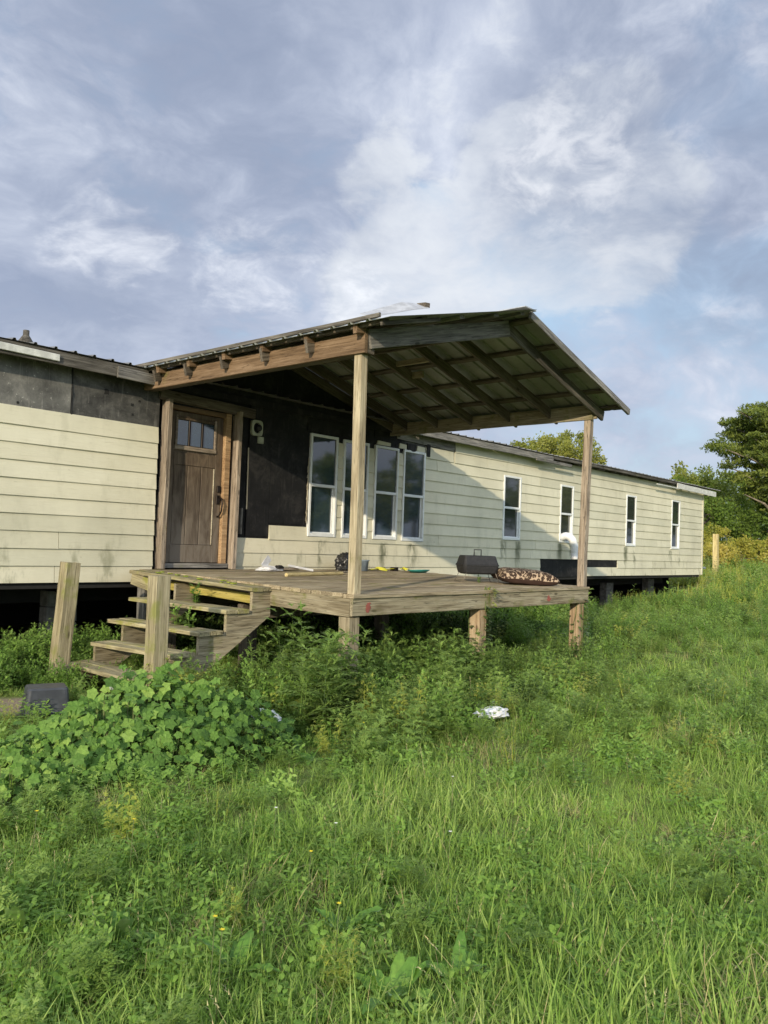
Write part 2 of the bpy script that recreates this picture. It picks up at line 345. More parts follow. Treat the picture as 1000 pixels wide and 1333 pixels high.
# ------------------------------------------------------------------ object helpers
MW = {}
def link(o, parent, Mx):
    COL.objects.link(o); MW[o.name] = Mx
    if parent is not None:
        o.parent = parent; o.matrix_basis = MW[parent.name].inverted() @ Mx
    else: o.matrix_basis = Mx
    return o
def tag(o, label=None, cat=None, group=None, kind=None):
    for k, v in (('label', label), ('category', cat), ('group', group), ('kind', kind)):
        if v: o[k] = v
    return o
def thing(name, label, cat, loc=(0, 0, 0), group=None):
    return tag(link(bpy.data.objects.new(name, None), None, Matrix.Translation(loc)), label, cat, group)
def mesh(name, vs, fs, mats, smooth=False, var=None):
    me = bpy.data.meshes.new(name); me.from_pydata([tuple(v) for v in vs], [], fs)
    for m_ in (mats if isinstance(mats, (list, tuple)) else [mats]): me.materials.append(m_)
    if smooth: me.shade_smooth()
    if var is not None:
        at = me.attributes.new('var', 'FLOAT', 'POINT'); at.data.foreach_set('value', np.asarray(var, np.float32))
    return me
def obj(name, me, parent=None, Mx=None):
    return link(bpy.data.objects.new(name, me), parent, Mx or Matrix.Identity(4))
def T(*a): return Matrix.Translation(a)
def rot(x=0, y=0, z=0): return Euler((R(x), R(y), R(z))).to_matrix().to_4x4()

def timber_mesh(name, L, w, h, mat, seg=None, jit=.0025, bev=.004):
    """rough sawn piece along local X centred on origin: chamfered octagon section, slightly uneven along its length"""
    seg = seg if seg is not None else max(1, min(8, int(L / .45)))
    b = min(bev, w * .2, h * .2); W2, H2 = w / 2, h / 2
    sec = [(-W2 + b, -H2), (W2 - b, -H2), (W2, -H2 + b), (W2, H2 - b), (W2 - b, H2), (-W2 + b, H2), (-W2, H2 - b), (-W2, -H2 + b)]
    vs, fs = [], []
    for i in range(seg + 1):
        x = -L / 2 + L * i / seg; dy, dz = random.uniform(-jit, jit), random.uniform(-jit, jit)
        for (y, z) in sec: vs.append((x + (random.uniform(-jit, jit) if i in (0, seg) else 0), y + dy + random.uniform(-jit, jit) * .4, z + dz + random.uniform(-jit, jit) * .4))
    for i in range(seg):
        for k in range(8):
            a, c = i * 8 + k, i * 8 + (k + 1) % 8; fs.append((a, a + 8, c + 8, c))
    fs.append(tuple(range(8))); fs.append(tuple(reversed(range(seg * 8, seg * 8 + 8))))
    return mesh(name, vs, fs, mat)
def timber(name, p0, p1, w, h, mat, parent, up=(0, 0, 1), **kw):
    p0, p1 = Vector(p0), Vector(p1); x = (p1 - p0); L = x.length; x.normalize()
    y = Vector(up).cross(x).normalized(); z = x.cross(y)
    Mx = Matrix((x, y, z)).transposed().to_4x4(); Mx.translation = (p0 + p1) / 2
    return obj(name, timber_mesh(name, L, w, h, mat, **kw), parent, Mx)
def box(name, lo, hi, mat, parent=None, bev=.003, jit=0.0):
    lo, hi = Vector(lo), Vector(hi); d = hi - lo; c = (lo + hi) / 2
    bm = bmesh.new(); bmesh.ops.create_cube(bm, size=1)
    for v in bm.verts: v.co = Vector((v.co.x * d.x, v.co.y * d.y, v.co.z * d.z)) + Vector([random.uniform(-jit, jit) for _ in range(3)])
    if bev > 0: bmesh.ops.bevel(bm, geom=bm.edges[:], offset=min(bev, min(d) * .3), segments=1, affect='EDGES')
    me = bpy.data.meshes.new(name); bm.to_mesh(me); bm.free(); me.materials.append(mat)
    return obj(name, me, parent, Matrix.Translation(c))
def prism(name, pts, y0, y1, mat, parent=None):
    """polygon in XZ extruded between y0 and y1 (world)"""
    n = len(pts); cx = sum(p[0] for p in pts) / n; cz = sum(p[1] for p in pts) / n
    vs = [(p[0] - cx, y0, p[1] - cz) for p in pts] + [(p[0] - cx, y1, p[1] - cz) for p in pts]
    fs = [tuple(range(n)), tuple(reversed(range(n, 2 * n)))] + [((i + 1) % n, i, i + n, (i + 1) % n + n) for i in range(n)]
    return obj(name, mesh(name, vs, fs, mat), parent, T(cx, 0, cz))
def tube(name, pts, rad, mat, parent=None, n=8, smooth=True, caps=True):
    pts = [Vector(p) for p in pts]; rad = rad if isinstance(rad, (list, tuple)) else [rad] * len(pts)
    vs, fs = tube_data(pts, rad, n, caps)
    o = pts[0]
    return obj(name, mesh(name, [v - o for v in vs], fs, mat, smooth), parent, Matrix.Translation(o))
def tube_data(pts, rad, n=8, caps=True):
    vs, fs = [], []; a = None
    for i, p in enumerate(pts):
        t = (pts[min(i + 1, len(pts) - 1)] - pts[max(i - 1, 0)]).normalized()
        if a is None: a = t.orthogonal()
        a = (a - t * a.dot(t)).normalized(); b = t.cross(a)
        for k in range(n):
            th = 2 * math.pi * k / n; vs.append(p + (a * math.cos(th) + b * math.sin(th)) * rad[i])
    for i in range(len(pts) - 1):
        for k in range(n):
            a0, c0 = i * n + k, i * n + (k + 1) % n; fs.append((a0, c0, c0 + n, a0 + n))
    if caps: fs.append(tuple(reversed(range(n)))); fs.append(tuple(range(len(vs) - n, len(vs))))
    return vs, fs

# ------------------------------------------------------------------ ground
def terrain(x, y):
    x = np.asarray(x, float); y = np.asarray(y, float)
    s = np.clip((x - 10) / 30, 0, 1); z = .95 * s * s * (3 - 2 * s)
    z = z + .05 * np.sin(x * .9 + y * .5) * np.cos(y * .7 - x * .3) * np.clip((np.hypot(x, y)) / 6, 0, 1)
    z = z + .03 * np.sin(x * 2.3 + 1.2) * np.sin(y * 1.9)
    inb = (y > 8.6) & (x < 25); z = np.where(inb, z * .5, z)
    far = np.clip((np.hypot(x, y) - 60) / 300, 0, 1); return z * (1 - far) + .3 * far
gx = np.concatenate([-np.geomspace(420, 6, 26), np.arange(-5, 46, .45), np.geomspace(47, 420, 26)])
gy = np.concatenate([-np.geomspace(420, 7, 26), np.arange(-6, 26, .45), np.geomspace(27, 420, 26)])
GX, GY = np.meshgrid(gx, gy); GZ = terrain(GX, GY)
nx, ny = len(gx), len(gy)
vs = np.stack([GX.ravel(), GY.ravel(), GZ.ravel()], 1)
fs = [(j * nx + i, j * nx + i + 1, (j + 1) * nx + i + 1, (j + 1) * nx + i) for j in range(ny - 1) for i in range(nx - 1)]
tag(obj('ground', mesh('ground', vs, fs, M['ground'], True)), kind='structure')
TZ = lambda x, y: float(terrain(x, y))

# ------------------------------------------------------------------ mobile home
WY = 8.87
house = thing('mobile_home', 'long cream mobile home with missing lap siding and bare black sheathing', 'mobile home', (12, WY, 0))
wins = [(8.36, 8.95, 1.58, 3.14), (9.08, 9.67, 1.58, 3.13), (9.82, 10.42, 1.58, 3.13), (10.55, 11.15, 1.57, 3.14),
        (13.70, 14.35, 1.68, 2.98), (16.0, 16.6, 1.68, 2.97), (19.38, 19.97, 1.68, 2.98), (22.32, 22.92, 1.66, 3.04)]
DH = .193; Z0 = .93
def board(xa, xb, k, z_lo=None, z_hi=None, dropy=0.0):
    """one lap siding board: row k, optionally only a strip of its height beside a window"""
    zb, zt = Z0 + DH * k, Z0 + DH * (k + 1) + .012
    lo, hi = (z_lo if z_lo is not None else zb), (z_hi if z_hi is not None else zt)
    if hi - lo < .012 or xb - xa < .02: return
    L = xb - xa; n = max(1, int(L / .8)); ph = random.uniform(0, 6); amp = .0022
    yo = lambda z: -.026 + .019 * (z - zb) / (DH + .012)
    vs, fs = [], []
    sag0, sag1 = random.uniform(-.003, .003), random.uniform(-.003, .003)
    for i in range(n + 1):
        x = xa + L * i / n; t = i / n; dz = sag0 * (1 - t) + sag1 * t; dy = amp * math.sin(ph + x * 2.1) + dropy
        cxx = x - (xa + xb) / 2
        vs += [(cxx, yo(lo) + dy, lo + dz), (cxx, yo(hi) + dy, hi + dz), (cxx, .0 if True else 0, hi + dz), (cxx, .0, lo + dz)]
    for i in range(n):
        for k2 in range(4):
            a, c = i * 4 + k2, i * 4 + (k2 + 1) % 4; fs.append((a, a + 4, c + 4, c))
    fs.append((0, 1, 2, 3)); e = n * 4; fs.append((e + 3, e + 2, e + 1, e))
    zc = (lo + hi) / 2
    o = obj('siding_board', mesh('siding_board', [(v[0], v[1], v[2] - zc) for v in vs], fs, M['siding']), house, T((xa + xb) / 2, WY, zc))
def row(k, xa, xb, joints=()):
    zb, zt = Z0 + DH * k, Z0 + DH * (k + 1)
    cuts = sorted(j for j in joints if xa + .05 < j < xb - .05); segs = []; x = xa
    for j in cuts: segs.append((x, j - .003)); x = j + .003
    segs.append((x, xb))
    for (a, b) in segs:
        cur = a
        for (wl, wr, wb, wt) in wins:
            wl2, wr2 = wl - .004, wr + .004
            if wr2 <= cur or wl2 >= b or wb >= zt or wt <= zb: continue
            if wl2 > cur: board(cur, min(wl2, b), k)
            la, lb = max(cur, wl2), min(b, wr2)
            if wb > zb: board(la, lb, k, zb, wb - .003)
            if wt < zt: board(la, lb, k, wt + .003, zt + .012)
            cur = lb
        if cur < b - .01: board(cur, b, k)
jr = random.Random(3)
for k in range(10):   # left of the door
    js = {0: (4.46,), 2: (4.49,), 5: (1.6,), 7: (2.2,), 1: (.9,), 4: (2.9,)}.get(k, (jr.uniform(.5, 3),))
    row(k, -.8, 5.73, js)
for k in range(13):
    js = [x + (k * 1.37) % 3.6 for x in (12.2, 15.85, 19.5, 23.1, 8.6)]
    if k == 0: row(0, 7.04, 15.22, (7.9, 10.0, 12.9)); row(0, 17.0, 24.71, (20.9,))
    elif k == 1: row(1, 7.04, 15.22, (8.35, 12.3)); row(1, 18.97, 24.71, (21.1,))
    elif k == 2: row(2, 7.04, 24.71, (11.3, 14.8, 18.2, 22.6))
    elif k == 3: row(3, 7.62, 24.71, (11.62, 15.0, 19.97))
    elif k < 11: row(k, 8.97, 24.71, js)
    elif k == 11: row(k, 12.03, 24.71, (13.1, 16.8, 20.4))
    else: row(k, 12.05, 24.71, (15.7, 19.3, 23))
# split row 11 bit above the porch windows: short scraps of siding
for a, b, z in ((9.86, 10.2, 3.20), (10.42, 10.62, 3.22), (10.9, 11.13, 3.23)):
    prism('siding_scrap', [(a, 3.145), (b, 3.145), (b, z), (a + .02, z + .01)], WY - .024, WY - .002, M['siding'], house)
row(11, 11.17, 12.0, ())
# sheathing behind the siding
def panel(name, xa, xb, za, zb, mat, y=WY + .0015, t=.012): return box(name, (xa, y, za), (xb, y + t, zb), mat, house, bev=.002)
panel('sheathing_panel', -.8, 2.12, .93, 3.50, M['greyfelt']); panel('sheathing_panel', 2.126, 4.56, .93, 3.50, M['greyfelt'])
panel('sheathing_panel', 4.572, 5.74, .93, 3.50, M['darkgreyfelt'])
def holed(xa, xb, za, zb, mat):
    """sheathing with the window openings cut out"""
    segs = []; x = xa
    for (wl, wr, wb, wt) in wins:
        if wl > xb or wr < xa: continue
        if wl > x: panel('sheathing_panel', x, wl - .002, za, zb, mat)
        if wb > za: panel('sheathing_panel', wl, wr, za, wb - .002, mat)
        if wt < zb: panel('sheathing_panel', wl, wr, wt + .002, zb, mat)
        x = wr + .002
    if x < xb: panel('sheathing_panel', x, xb, za, zb, mat)
panel('sheathing_panel', 7.03, 7.19, .93, 3.50, M['felt'], y=WY + .012)
holed(7.195, 10.5, .93, 3.50, M['felt']); holed(10.505, 12.2, .93, 3.50, M['darkgreyfelt']); holed(12.203, 24.70, .93, 3.50, M['felt'])
panel('sheathing_panel', 5.9, 7.02, 3.19, 3.50, M['felt'])
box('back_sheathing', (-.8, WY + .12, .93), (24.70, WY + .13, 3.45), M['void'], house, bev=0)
# extra layer of black board, hung proud of the wall, with ragged edge beside the first window
def ragged(xl, xr, zl, zh, sides, amp=.03, step=.07, y0=WY - .011, y1=WY, mat=None, name='torn_felt'):
    pts = []
    def edge(a, b, rag):
        n = max(2, int((Vector(b) - Vector(a)).length / step)) if rag else 1
        for i in range(n):
            t = i / n; p = Vector(a).lerp(Vector(b), t)
            if rag and i: p += Vector((random.uniform(-amp, amp), random.uniform(-amp, amp)))
            pts.append((p.x, p.y))
    edge((xl, zl), (xr, zl), 'b' in sides); edge((xr, zl), (xr, zh), 'r' in sides); edge((xr, zh), (xl, zh), 't' in sides); edge((xl, zh), (xl, zl), 'l' in sides)
    return prism(name, pts, y0, y1, mat or M['felt'], house)
ragged(7.20, 7.60, 1.55, 3.46, 'l', .006); ragged(7.605, 8.30, 1.75, 3.46, 'r', .035)
ragged(8.30, 9.05, 3.17, 3.47, 'b', .02); ragged(9.03, 9.78, 3.16, 3.46, 'bl', .02); ragged(9.80, 10.35, 3.27, 3.46, 'b', .03)
ragged(10.35, 10.56, 3.10, 3.20, 'bt', .02); ragged(10.63, 10.86, 3.13, 3.25, 'btr', .015, y0=WY - .035); ragged(11.18, 11.27, 3.08, 3.3, 'lb', .012, .04, y0=WY - .034)
prism('grey_board', [(10.36, 3.30), (12.0, 3.26), (12.02, 3.46), (10.36, 3.46)], WY - .03, WY - .012, M['graywood'], house)
timber('splintered_strip', (7.195, WY - .006, 1.92), (7.19, WY - .004, 2.78), .012, .018, M['splinter'], house)
timber('splintered_strip', (7.10, WY - .0, 1.57), (7.10, WY - .0, 1.93), .03, .07, M['graywood'], house, up=(0, 1, 0))
timber('splintered_strip', (8.325, WY - .03, 1.78), (8.33, WY - .03, 2.75), .012, .014, M['splinter'], house)
for i in range(9):   # torn pale scraps along the window edge
    z = random.uniform(1.8, 2.6); prism('torn_paper', [(8.30, z), (8.34, z + random.uniform(-.02, .02)), (8.335, z + .06), (8.31, z + .05)], WY - .034, WY - .03, M['splinter'], house)
# missing row: black panels low down right of the porch
box('bare_sheathing', (15.24, WY - .004, 1.125), (18.95, WY + .0, 1.335), M['felt'], house, bev=0)
box('bare_sheathing', (15.24, WY - .004, .92), (16.98, WY + .0, 1.12), M['felt'], house, bev=0)
# nail holes and staples on the left felt
for (x, z, s) in ((5.0, 3.2, .03), (5.35, 3.1, .018), (5.45, 3.16, .014), (5.36, 2.98, .014), (3.95, 2.91, .012)):
    ragged(x - s, x + s, z - s, z + s, 'btlr', s * .4, s, y0=WY - .002, mat=M['void'], name='felt_hole')
timber('felt_tear', (4.567, WY - .001, 2.87), (4.563, WY - .001, 3.45), .012, .016, M['void'], house, jit=.006, seg=10)

def window(w, gl1, gl2, cap=False):
    xl, xr, zb, zt = w; f = .042; zm = zb + (zt - zb) * .50
    ys0, ys1 = WY - .036, WY + .035
    vs, fs = [], []
    def bar(x0, x1, z0, z1, y0=ys0, y1=ys1):
        b = len(vs); e = .004
        for y, i in ((y0, e), (y0 + .006, 0), (y1, 0)):
            vs.extend([(x0 + i, y, z0 + i), (x1 - i, y, z0 + i), (x1 - i, y, z1 - i), (x0 + i, y, z1 - i)])
        fs.append((b, b + 1, b + 2, b + 3)); fs.append((b + 11, b + 10, b + 9, b + 8))
        for r_ in (0, 4):
            for k in range(4): fs.append((b + r_ + k, b + r_ + 4 + k, b + r_ + 4 + (k + 1) % 4, b + r_ + (k + 1) % 4))
    bar(xl, xl + f, zb, zt); bar(xr - f, xr, zb, zt); bar(xl + f - .001, xr - f + .001, zt - f, zt, ys0 + .002, ys1); bar(xl + f - .001, xr - f + .001, zb, zb + f * 1.25, ys0 + .002, ys1)
    cx, cz = (xl + xr) / 2, (zb + zt) / 2
    me = mesh('window', [(v[0] - cx, v[1] - WY, v[2] - cz) for v in vs], fs, M['white'])
    wo = obj('window', me, house, T(cx, WY, cz) @ rot(0, random.uniform(-.4, .4), 0))
    box('meeting_rail', (xl + f, ys0 + .004, zm - .022), (xr - f, ys1 - .01, zm + .022), M['white'], wo)
    box('sash_stile', (xl + f + .0005, WY + .006, zb + f), (xl + f + .025, WY + .030, zm - .022), M['white'], wo)
    box('sash_stile', (xr - f - .025, WY + .006, zb + f), (xr - f - .0005, WY + .030, zm - .022), M['white'], wo)
    box('sash_rail', (xl + f + .025, WY + .006, zb + f * 1.2), (xr - f - .025, WY + .030, zb + f + .03), M['white'], wo)
    box('pane', (xl + f, WY - .012, zm + .02), (xr - f, WY - .006, zt - f), gl1, wo, bev=0)
    box('pane', (xl + f + .02, WY + .018, zb + f + .01), (xr - f - .02, WY + .024, zm - .02), gl2, wo, bev=0)
    return wo
wobs = [window(w, M['glass'] if i < 4 else M['glass_dark'], M['glass'] if i < 4 else M['glass_dark']) for i, w in enumerate(wins)]
# blinds visible in two far windows: pale slats behind glass edge
box('blue_board', (16.07, WY + .0, 1.73), (16.44, WY + .012, 1.86), M['navy'], wobs[5])

# door and its frame
door = box('door', (5.925, WY + .05, 1.165), (6.775, WY + .09, 3.135), M['door'], house)
def dbox(name, x0, x1, z0, z1, y0, y1, mat, par=door, bev=.004): return box(name, (x0, WY + y0, z0), (x1, WY + y1, z1), mat, par, bev)
for i in range(3):
    x0 = 6.045 + i * .205; dbox('pane', x0, x0 + .165, 2.70, 3.02, .040, .046, M['glass'], bev=0)
for x in (6.012, 6.628): dbox('lite_frame', x, x + .03, 2.69, 3.08, .022, .05, M['trimwood'])
for x in (6.213, 6.418): dbox('muntin', x, x + .030, 2.69, 3.03, .024, .05, M['hardware'])
dbox('lite_frame', 6.042, 6.628, 3.03, 3.06, .022, .05, M['door']); dbox('lite_frame', 6.0, 6.66, 2.635, 2.69, .018, .05, M['trimwood'])
dbox('door_stile', 5.93, 6.0, 1.17, 3.13, .034, .05, M['door']); dbox('door_stile', 6.665, 6.77, 1.17, 3.13, .034, .05, M['door'])
dbox('door_rail', 6.002, 6.663, 2.44, 2.60, .034, .05, M['door']); dbox('door_rail', 6.002, 6.663, 1.17, 1.40, .034, .05, M['door']); dbox('door_rail', 6.002, 6.663, 3.065, 3.13, .036, .05, M['door'])
for i in range(3): dbox('door_plank', 6.02 + i * .215, 6.02 + i * .215 + .20, 1.405, 2.435, .040, .05, M['door'], bev=.006)
dbox('weatherstrip', 6.64, 6.652, 1.41, 2.43, .028, .05, M['splinter'], bev=.002)
dbox('deadbolt', 6.70, 6.755, 2.12, 2.21, .012, .034, M['hardware']); dbox('latch_plate', 6.695, 6.755, 1.96, 2.08, .016, .034, M['hardware'])
tube('door_handle', [(6.725, WY + .02, 2.06), (6.73, WY - .045, 2.04), (6.735, WY - .06, 1.97), (6.73, WY - .05, 1.86), (6.725, WY - .01, 1.80), (6.725, WY + .03, 1.79)], [.009, .011, .012, .012, .011, .012], M['hardware'], door)
dbox('threshold', 5.9, 6.9, 1.10, 1.16, -.03, .09, M['graywood'], house)
dbox('door_jamb', 6.78, 6.868, 1.16, 3.20, -.02, .10, M['jamb'], house); dbox('door_jamb', 5.893, 5.923, 1.16, 3.14, -.01, .10, M['jamb'], house)
dbox('door_header', 5.925, 6.778, 3.14, 3.20, -.01, .10, M['beam'], house)
timber('door_casing', (5.815, WY - .035, 1.09), (5.835, WY - .035, 3.24), .062, .155, M['trimwood'], house, up=(0, 1, 0), jit=.005)
timber('door_casing', (6.95, WY - .035, 1.09), (6.955, WY - .035, 3.24), .062, .15, M['trimwood'], house, up=(0, 1, 0), jit=.005)
timber('door_casing', (5.72, WY - .03, 3.30), (7.25, WY - .03, 3.26), .05, .13, M['rafter'], house)
# light fixture mount
def mount():
    vs, fs = [], []; n = 20; s = .10
    for k in range(n):
        th = 2 * math.pi * k / n + math.pi / n; c, q = math.cos(th), math.sin(th)
        e = s / max(abs(c), abs(q)); e = min(e, s * 1.25)
        for (r_, y) in ((.068, -.045), (e, -.045), (e, -.012), (.068, -.012)): vs.append((c * r_, y, q * r_ * 1.1))
    for k in range(n):
        for j in range(4):
            a = k * 4 + j; b = k * 4 + (j + 1) % 4; a2 = ((k + 1) % n) * 4 + j; b2 = ((k + 1) % n) * 4 + (j + 1) % 4; fs.append((a, b, b2, a2))
    o = obj('fixture_mount', mesh('fixture_mount', vs, fs, M['mount']), house, T(7.30, WY, 3.07)); 
    box('mount_block', (7.33, WY - .04, 2.86), (7.43, WY - .012, 2.955), M['mount'], o)
    tube('socket_rim', [(7.335, WY - .02, 3.075), (7.335, WY - .055, 3.075)], .045, M['black'], o, n=14)
mount()
# corner and end walls, floor, skirting far side
box('corner_trim', (24.715, WY - .03, .93), (24.80, WY + .06, 3.45), M['siding'], house)
for k in range(13):
    zb = Z0 + DH * k
    obj('siding_board', mesh('siding_board', [(-.0, 0, zb), (.02, 0, zb), (.004, 0, zb + DH), (0, 0, zb + DH), (0, 4.2, zb), (.02, 4.2, zb), (.004, 4.2, zb + DH), (0, 4.2, zb + DH)], [(0, 1, 2, 3), (7, 6, 5, 4), (0, 4, 5, 1), (1, 5, 6, 2), (2, 6, 7, 3), (3, 7, 4, 0)], M['siding']), house, T(24.735, WY + .06, 0))
box('end_wall', (24.64, WY + .1, .93), (24.72, WY + 4.3, 3.45), M['felt'], house, bev=0)
box('back_wall', (-.8, WY + 4.28, .93), (24.72, WY + 4.34, 3.45), M['siding'], house, bev=0)
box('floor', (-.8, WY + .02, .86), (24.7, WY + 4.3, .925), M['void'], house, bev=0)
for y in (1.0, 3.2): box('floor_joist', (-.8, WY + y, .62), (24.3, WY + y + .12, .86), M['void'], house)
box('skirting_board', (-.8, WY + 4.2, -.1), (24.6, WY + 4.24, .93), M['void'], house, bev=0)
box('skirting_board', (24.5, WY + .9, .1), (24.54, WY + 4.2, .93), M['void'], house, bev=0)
for x in (2.0, 5.0, 8.0, 11, 14, 17.3, 20.3, 23):
    pr = tag(link(bpy.data.objects.new('pier', None), house, T(x, WY + .9, 0)))
    z = TZ(x, WY + .9) - .02
    while z < .6:
        box('block', (x - .2, WY + .8, z), (x + .2, WY + 1.0, z + .195), M['block'], pr, bev=.008, jit=.004); z += .2
# roof: ribbed metal panels, each a part
def ribbed(width, length, mat, name='roof_panel', rib=.23, h=.022):
    """sheet lying in local XY: ribs run along local Y, width along X"""
    xs = []; n = int(round(width / rib))
    for i in range(n):
        x = i * rib; xs += [(x, 0), (x + .012, h), (x + .034, h), (x + .046, 0), (x + rib * .5, 0)]
    xs.append((width, 0))
    nr = 2; vs = []
    for j in range(nr + 1):
        for (x, z) in xs: vs.append((x, length * j / nr, z + random.uniform(-.0015, .0015)))
    base = len(vs)
    for j in range(nr + 1):
        for (x, z) in xs: vs.append((x, length * j / nr, z - .0015))
    m_ = len(xs); fs = []
    for j in range(nr):
        for i in range(m_ - 1):
            a = j * m_ + i; fs.append((a, a + 1, a + m_ + 1, a + m_)); fs.append((base + a, base + a + m_, base + a + m_ + 1, base + a + 1))
    for i in range(m_ - 1): fs.append((i, base + i, base + i + 1, i + 1))
    e = nr * m_
    for i in range(m_ - 1): fs.append((e + i, e + i + 1, base + e + i + 1, base + e + i))
    return mesh(name, vs, fs, mat)
EY = WY - .20
sl = math.atan(.10)
rp = [ribbed(.92, 2.42, M['housemetal']) for _ in range(4)]
for i in range(29):
    x = -.85 + i * .92
    if x > 25.0: break
    obj('roof_panel', rp[i % 4], house, T(x, EY - .03 + random.uniform(-.015, .01), 3.535 + random.uniform(-.006, .006)) @ rot(math.degrees(sl), 0, 0))
    obj('roof_panel', rp[(i + 1) % 4], house, T(x + .92, EY + 4.72, 3.535) @ rot(0, 0, 180) @ rot(math.degrees(sl), 0, 0))
fy = EY
timber('fascia_board', (-.8, fy, 3.445), (5.42, fy, 3.445), .035, .15, M['fasciawood'], house)
timber('fascia_board', (5.0, fy - .03, 3.42), (5.6, fy - .03, 3.41), .03, .13, M['graywood'], house)
timber('gutter_strip', (-.8, fy - .034, 3.475), (4.28, fy - .034, 3.44), .025, .075, M['whiteboard'], house)
timber('fascia_board', (10.6, fy, 3.46), (15.3, fy, 3.45), .035, .12, M['graywood'], house)
timber('fascia_board', (14.6, fy - .02, 3.39), (16.1, fy - .02, 3.375), .03, .06, M['graywood'], house)
timber('fascia_board', (15.32, fy, 3.49), (22.2, fy, 3.49), .03, .055, M['fasciawood'], house, jit=.006)
timber('fascia_board', (22.2, fy - .02, 3.425), (25.25, fy - .02, 3.39), .03, .15, M['whiteboard'], house)
timber('drip_strip', (20.8, fy - .02, 3.36), (22.3, fy - .02, 3.355), .03, .03, M['whiteboard'], house)
timber('end_fascia', (25.23, fy, 3.40), (25.23, fy + 2.4, 3.63), .03, .14, M['whiteboard'], house)
timber('end_fascia', (25.23, fy + 2.4, 3.63), (25.23, fy + 4.7, 3.40), .03, .14, M['whiteboard'], house)
x = -.5
while x < 25:
    if not 5.4 < x < 10.5: timber('rafter_tail', (x, fy + .02, 3.47), (x, WY + .1, 3.50), .038, .07, M['fasciawood'], house)
    x += .61
box('soffit', (-.8, WY - .0, 3.452), (24.72, WY + 4.3, 3.50), M['fasciawood'], house, bev=0)
# roof vent on the left
tube('roof_vent', [(4.24, 9.42, 3.58), (4.25, 9.42, 3.70), (4.25, 9.42, 3.78), (4.25, 9.42, 3.80), (4.25, 9.42, 3.86)], [.13, .10, .05, .035, .035], M['fasciawood'], house, n=10)
# white duct from a window
dp = [(16.14, WY - .01, 1.80), (16.13, WY - .10, 1.83), (16.14, WY - .2, 1.82), (16.17, WY - .26, 1.74), (16.21, WY - .28, 1.62), (16.24, WY - .28, 1.48), (16.25, WY - .28, 1.30)]
dpp = [Vector(dp[0]).lerp(Vector(dp[0]), 0)]
pts, rad = [], []
for a, b in zip(dp[:-1], dp[1:]):
    for i in range(6):
        pts.append(Vector(a).lerp(Vector(b), i / 6)); rad.append(.088 if i % 2 else .080)
tag(tube('vent_duct', pts, rad, M['vinylduct'], None, n=14), 'white flexible duct bent down out of the second narrow window', 'duct')

# ------------------------------------------------------------------ porch
porch = thing('porch', 'weathered wooden porch deck under a gabled metal roof on posts', 'porch', (5.54, 5.2, 0))
XL, XR, YF = 5.54, 10.25, 5.2
dz = lambda y: 1.02 + (y - YF) * .019
# deck boards run along the house; y is distance out from the wall
y = YF - .02; i = 0
while y < 8.80:
    w = .139; yc = y + w / 2; z = dz(yc) - .019
    js = sorted(random.Random(i * 7).sample([6.9, 7.5, 8.1, 8.7, 9.3], 1)) if i % 3 else []
    xs = [XL - .02 + random.uniform(-.012, .008)] + js + [XR + .015 + random.uniform(-.01, .01)]
    for a, b in zip(xs[:-1], xs[1:]):
        timber('deck_board', (a + .002, yc, z + random.uniform(-.002, .002)), (b - .002, yc, z + random.uniform(-.002, .002)), w, .038, M['deck'], porch, jit=.0018)
    y += w + .006; i += 1
timber('rim_joist', (XL - .005, YF + .019, .905), (XR + .005, YF + .019, .895), .038, .185, M['rim'], porch)
timber('rim_joist', (XL + .013, YF + .042, .895), (XL + .013, 8.80, .975), .038, .185, M['rim'], porch)
timber('rim_joist', (XR - .013, YF + .042, .895), (XR - .013, 8.80, .975), .038, .185, M['rim'], porch)
timber('rim_joist', (XL + .035, YF + .06, .90), (XR - .035, YF + .06, .89), .038, .18, M['rafter'], porch)
for k in range(10):
    x = XL + .42 + k * .43; timber('floor_joist', (x, YF + .08, .895), (x, 8.78, .97), .038, .17, M['rafter'], porch)
for yy in (6.9, 8.4): timber('girder', (XL + .04, yy, .72), (XR - .04, yy, .72), .09, .16, M['rafter'], porch)
# support posts under the deck
for (x, yy, s, mt, gz) in ((5.60, 5.30, .14, 'post', -.1), (7.75, 5.30, .14, 'freshwood', -.1), (10.12, 5.30, .14, 'freshwood', -.1), (5.7, 8.4, .14, 'rafter', -.1), (7.9, 6.9, .14, 'rafter', -.1), (10.12, 8.4, .14, 'rafter', -.1), (5.7, 6.9, .14, 'rafter', -.1), (10.12, 6.9, .14, 'rafter', -.1)):
    timber('support_post', (x, yy, gz), (x, yy, .80 if yy < 6 else .64), s, s, M[mt], porch, up=(0, 1, 0))
# tall roof posts
timber('roof_post', (XL + .055, YF + .045, 1.02), (XL + .035, YF + .05, 3.30), .092, .092, M['post'], porch, up=(0, 1, 0), jit=.003)
timber('roof_post', (XR - .10, YF + .05, 1.02), (XR - .0, YF + .06, 3.345), .098, .098, M['trimwood'], porch, up=(0, 1, 0), jit=.004)
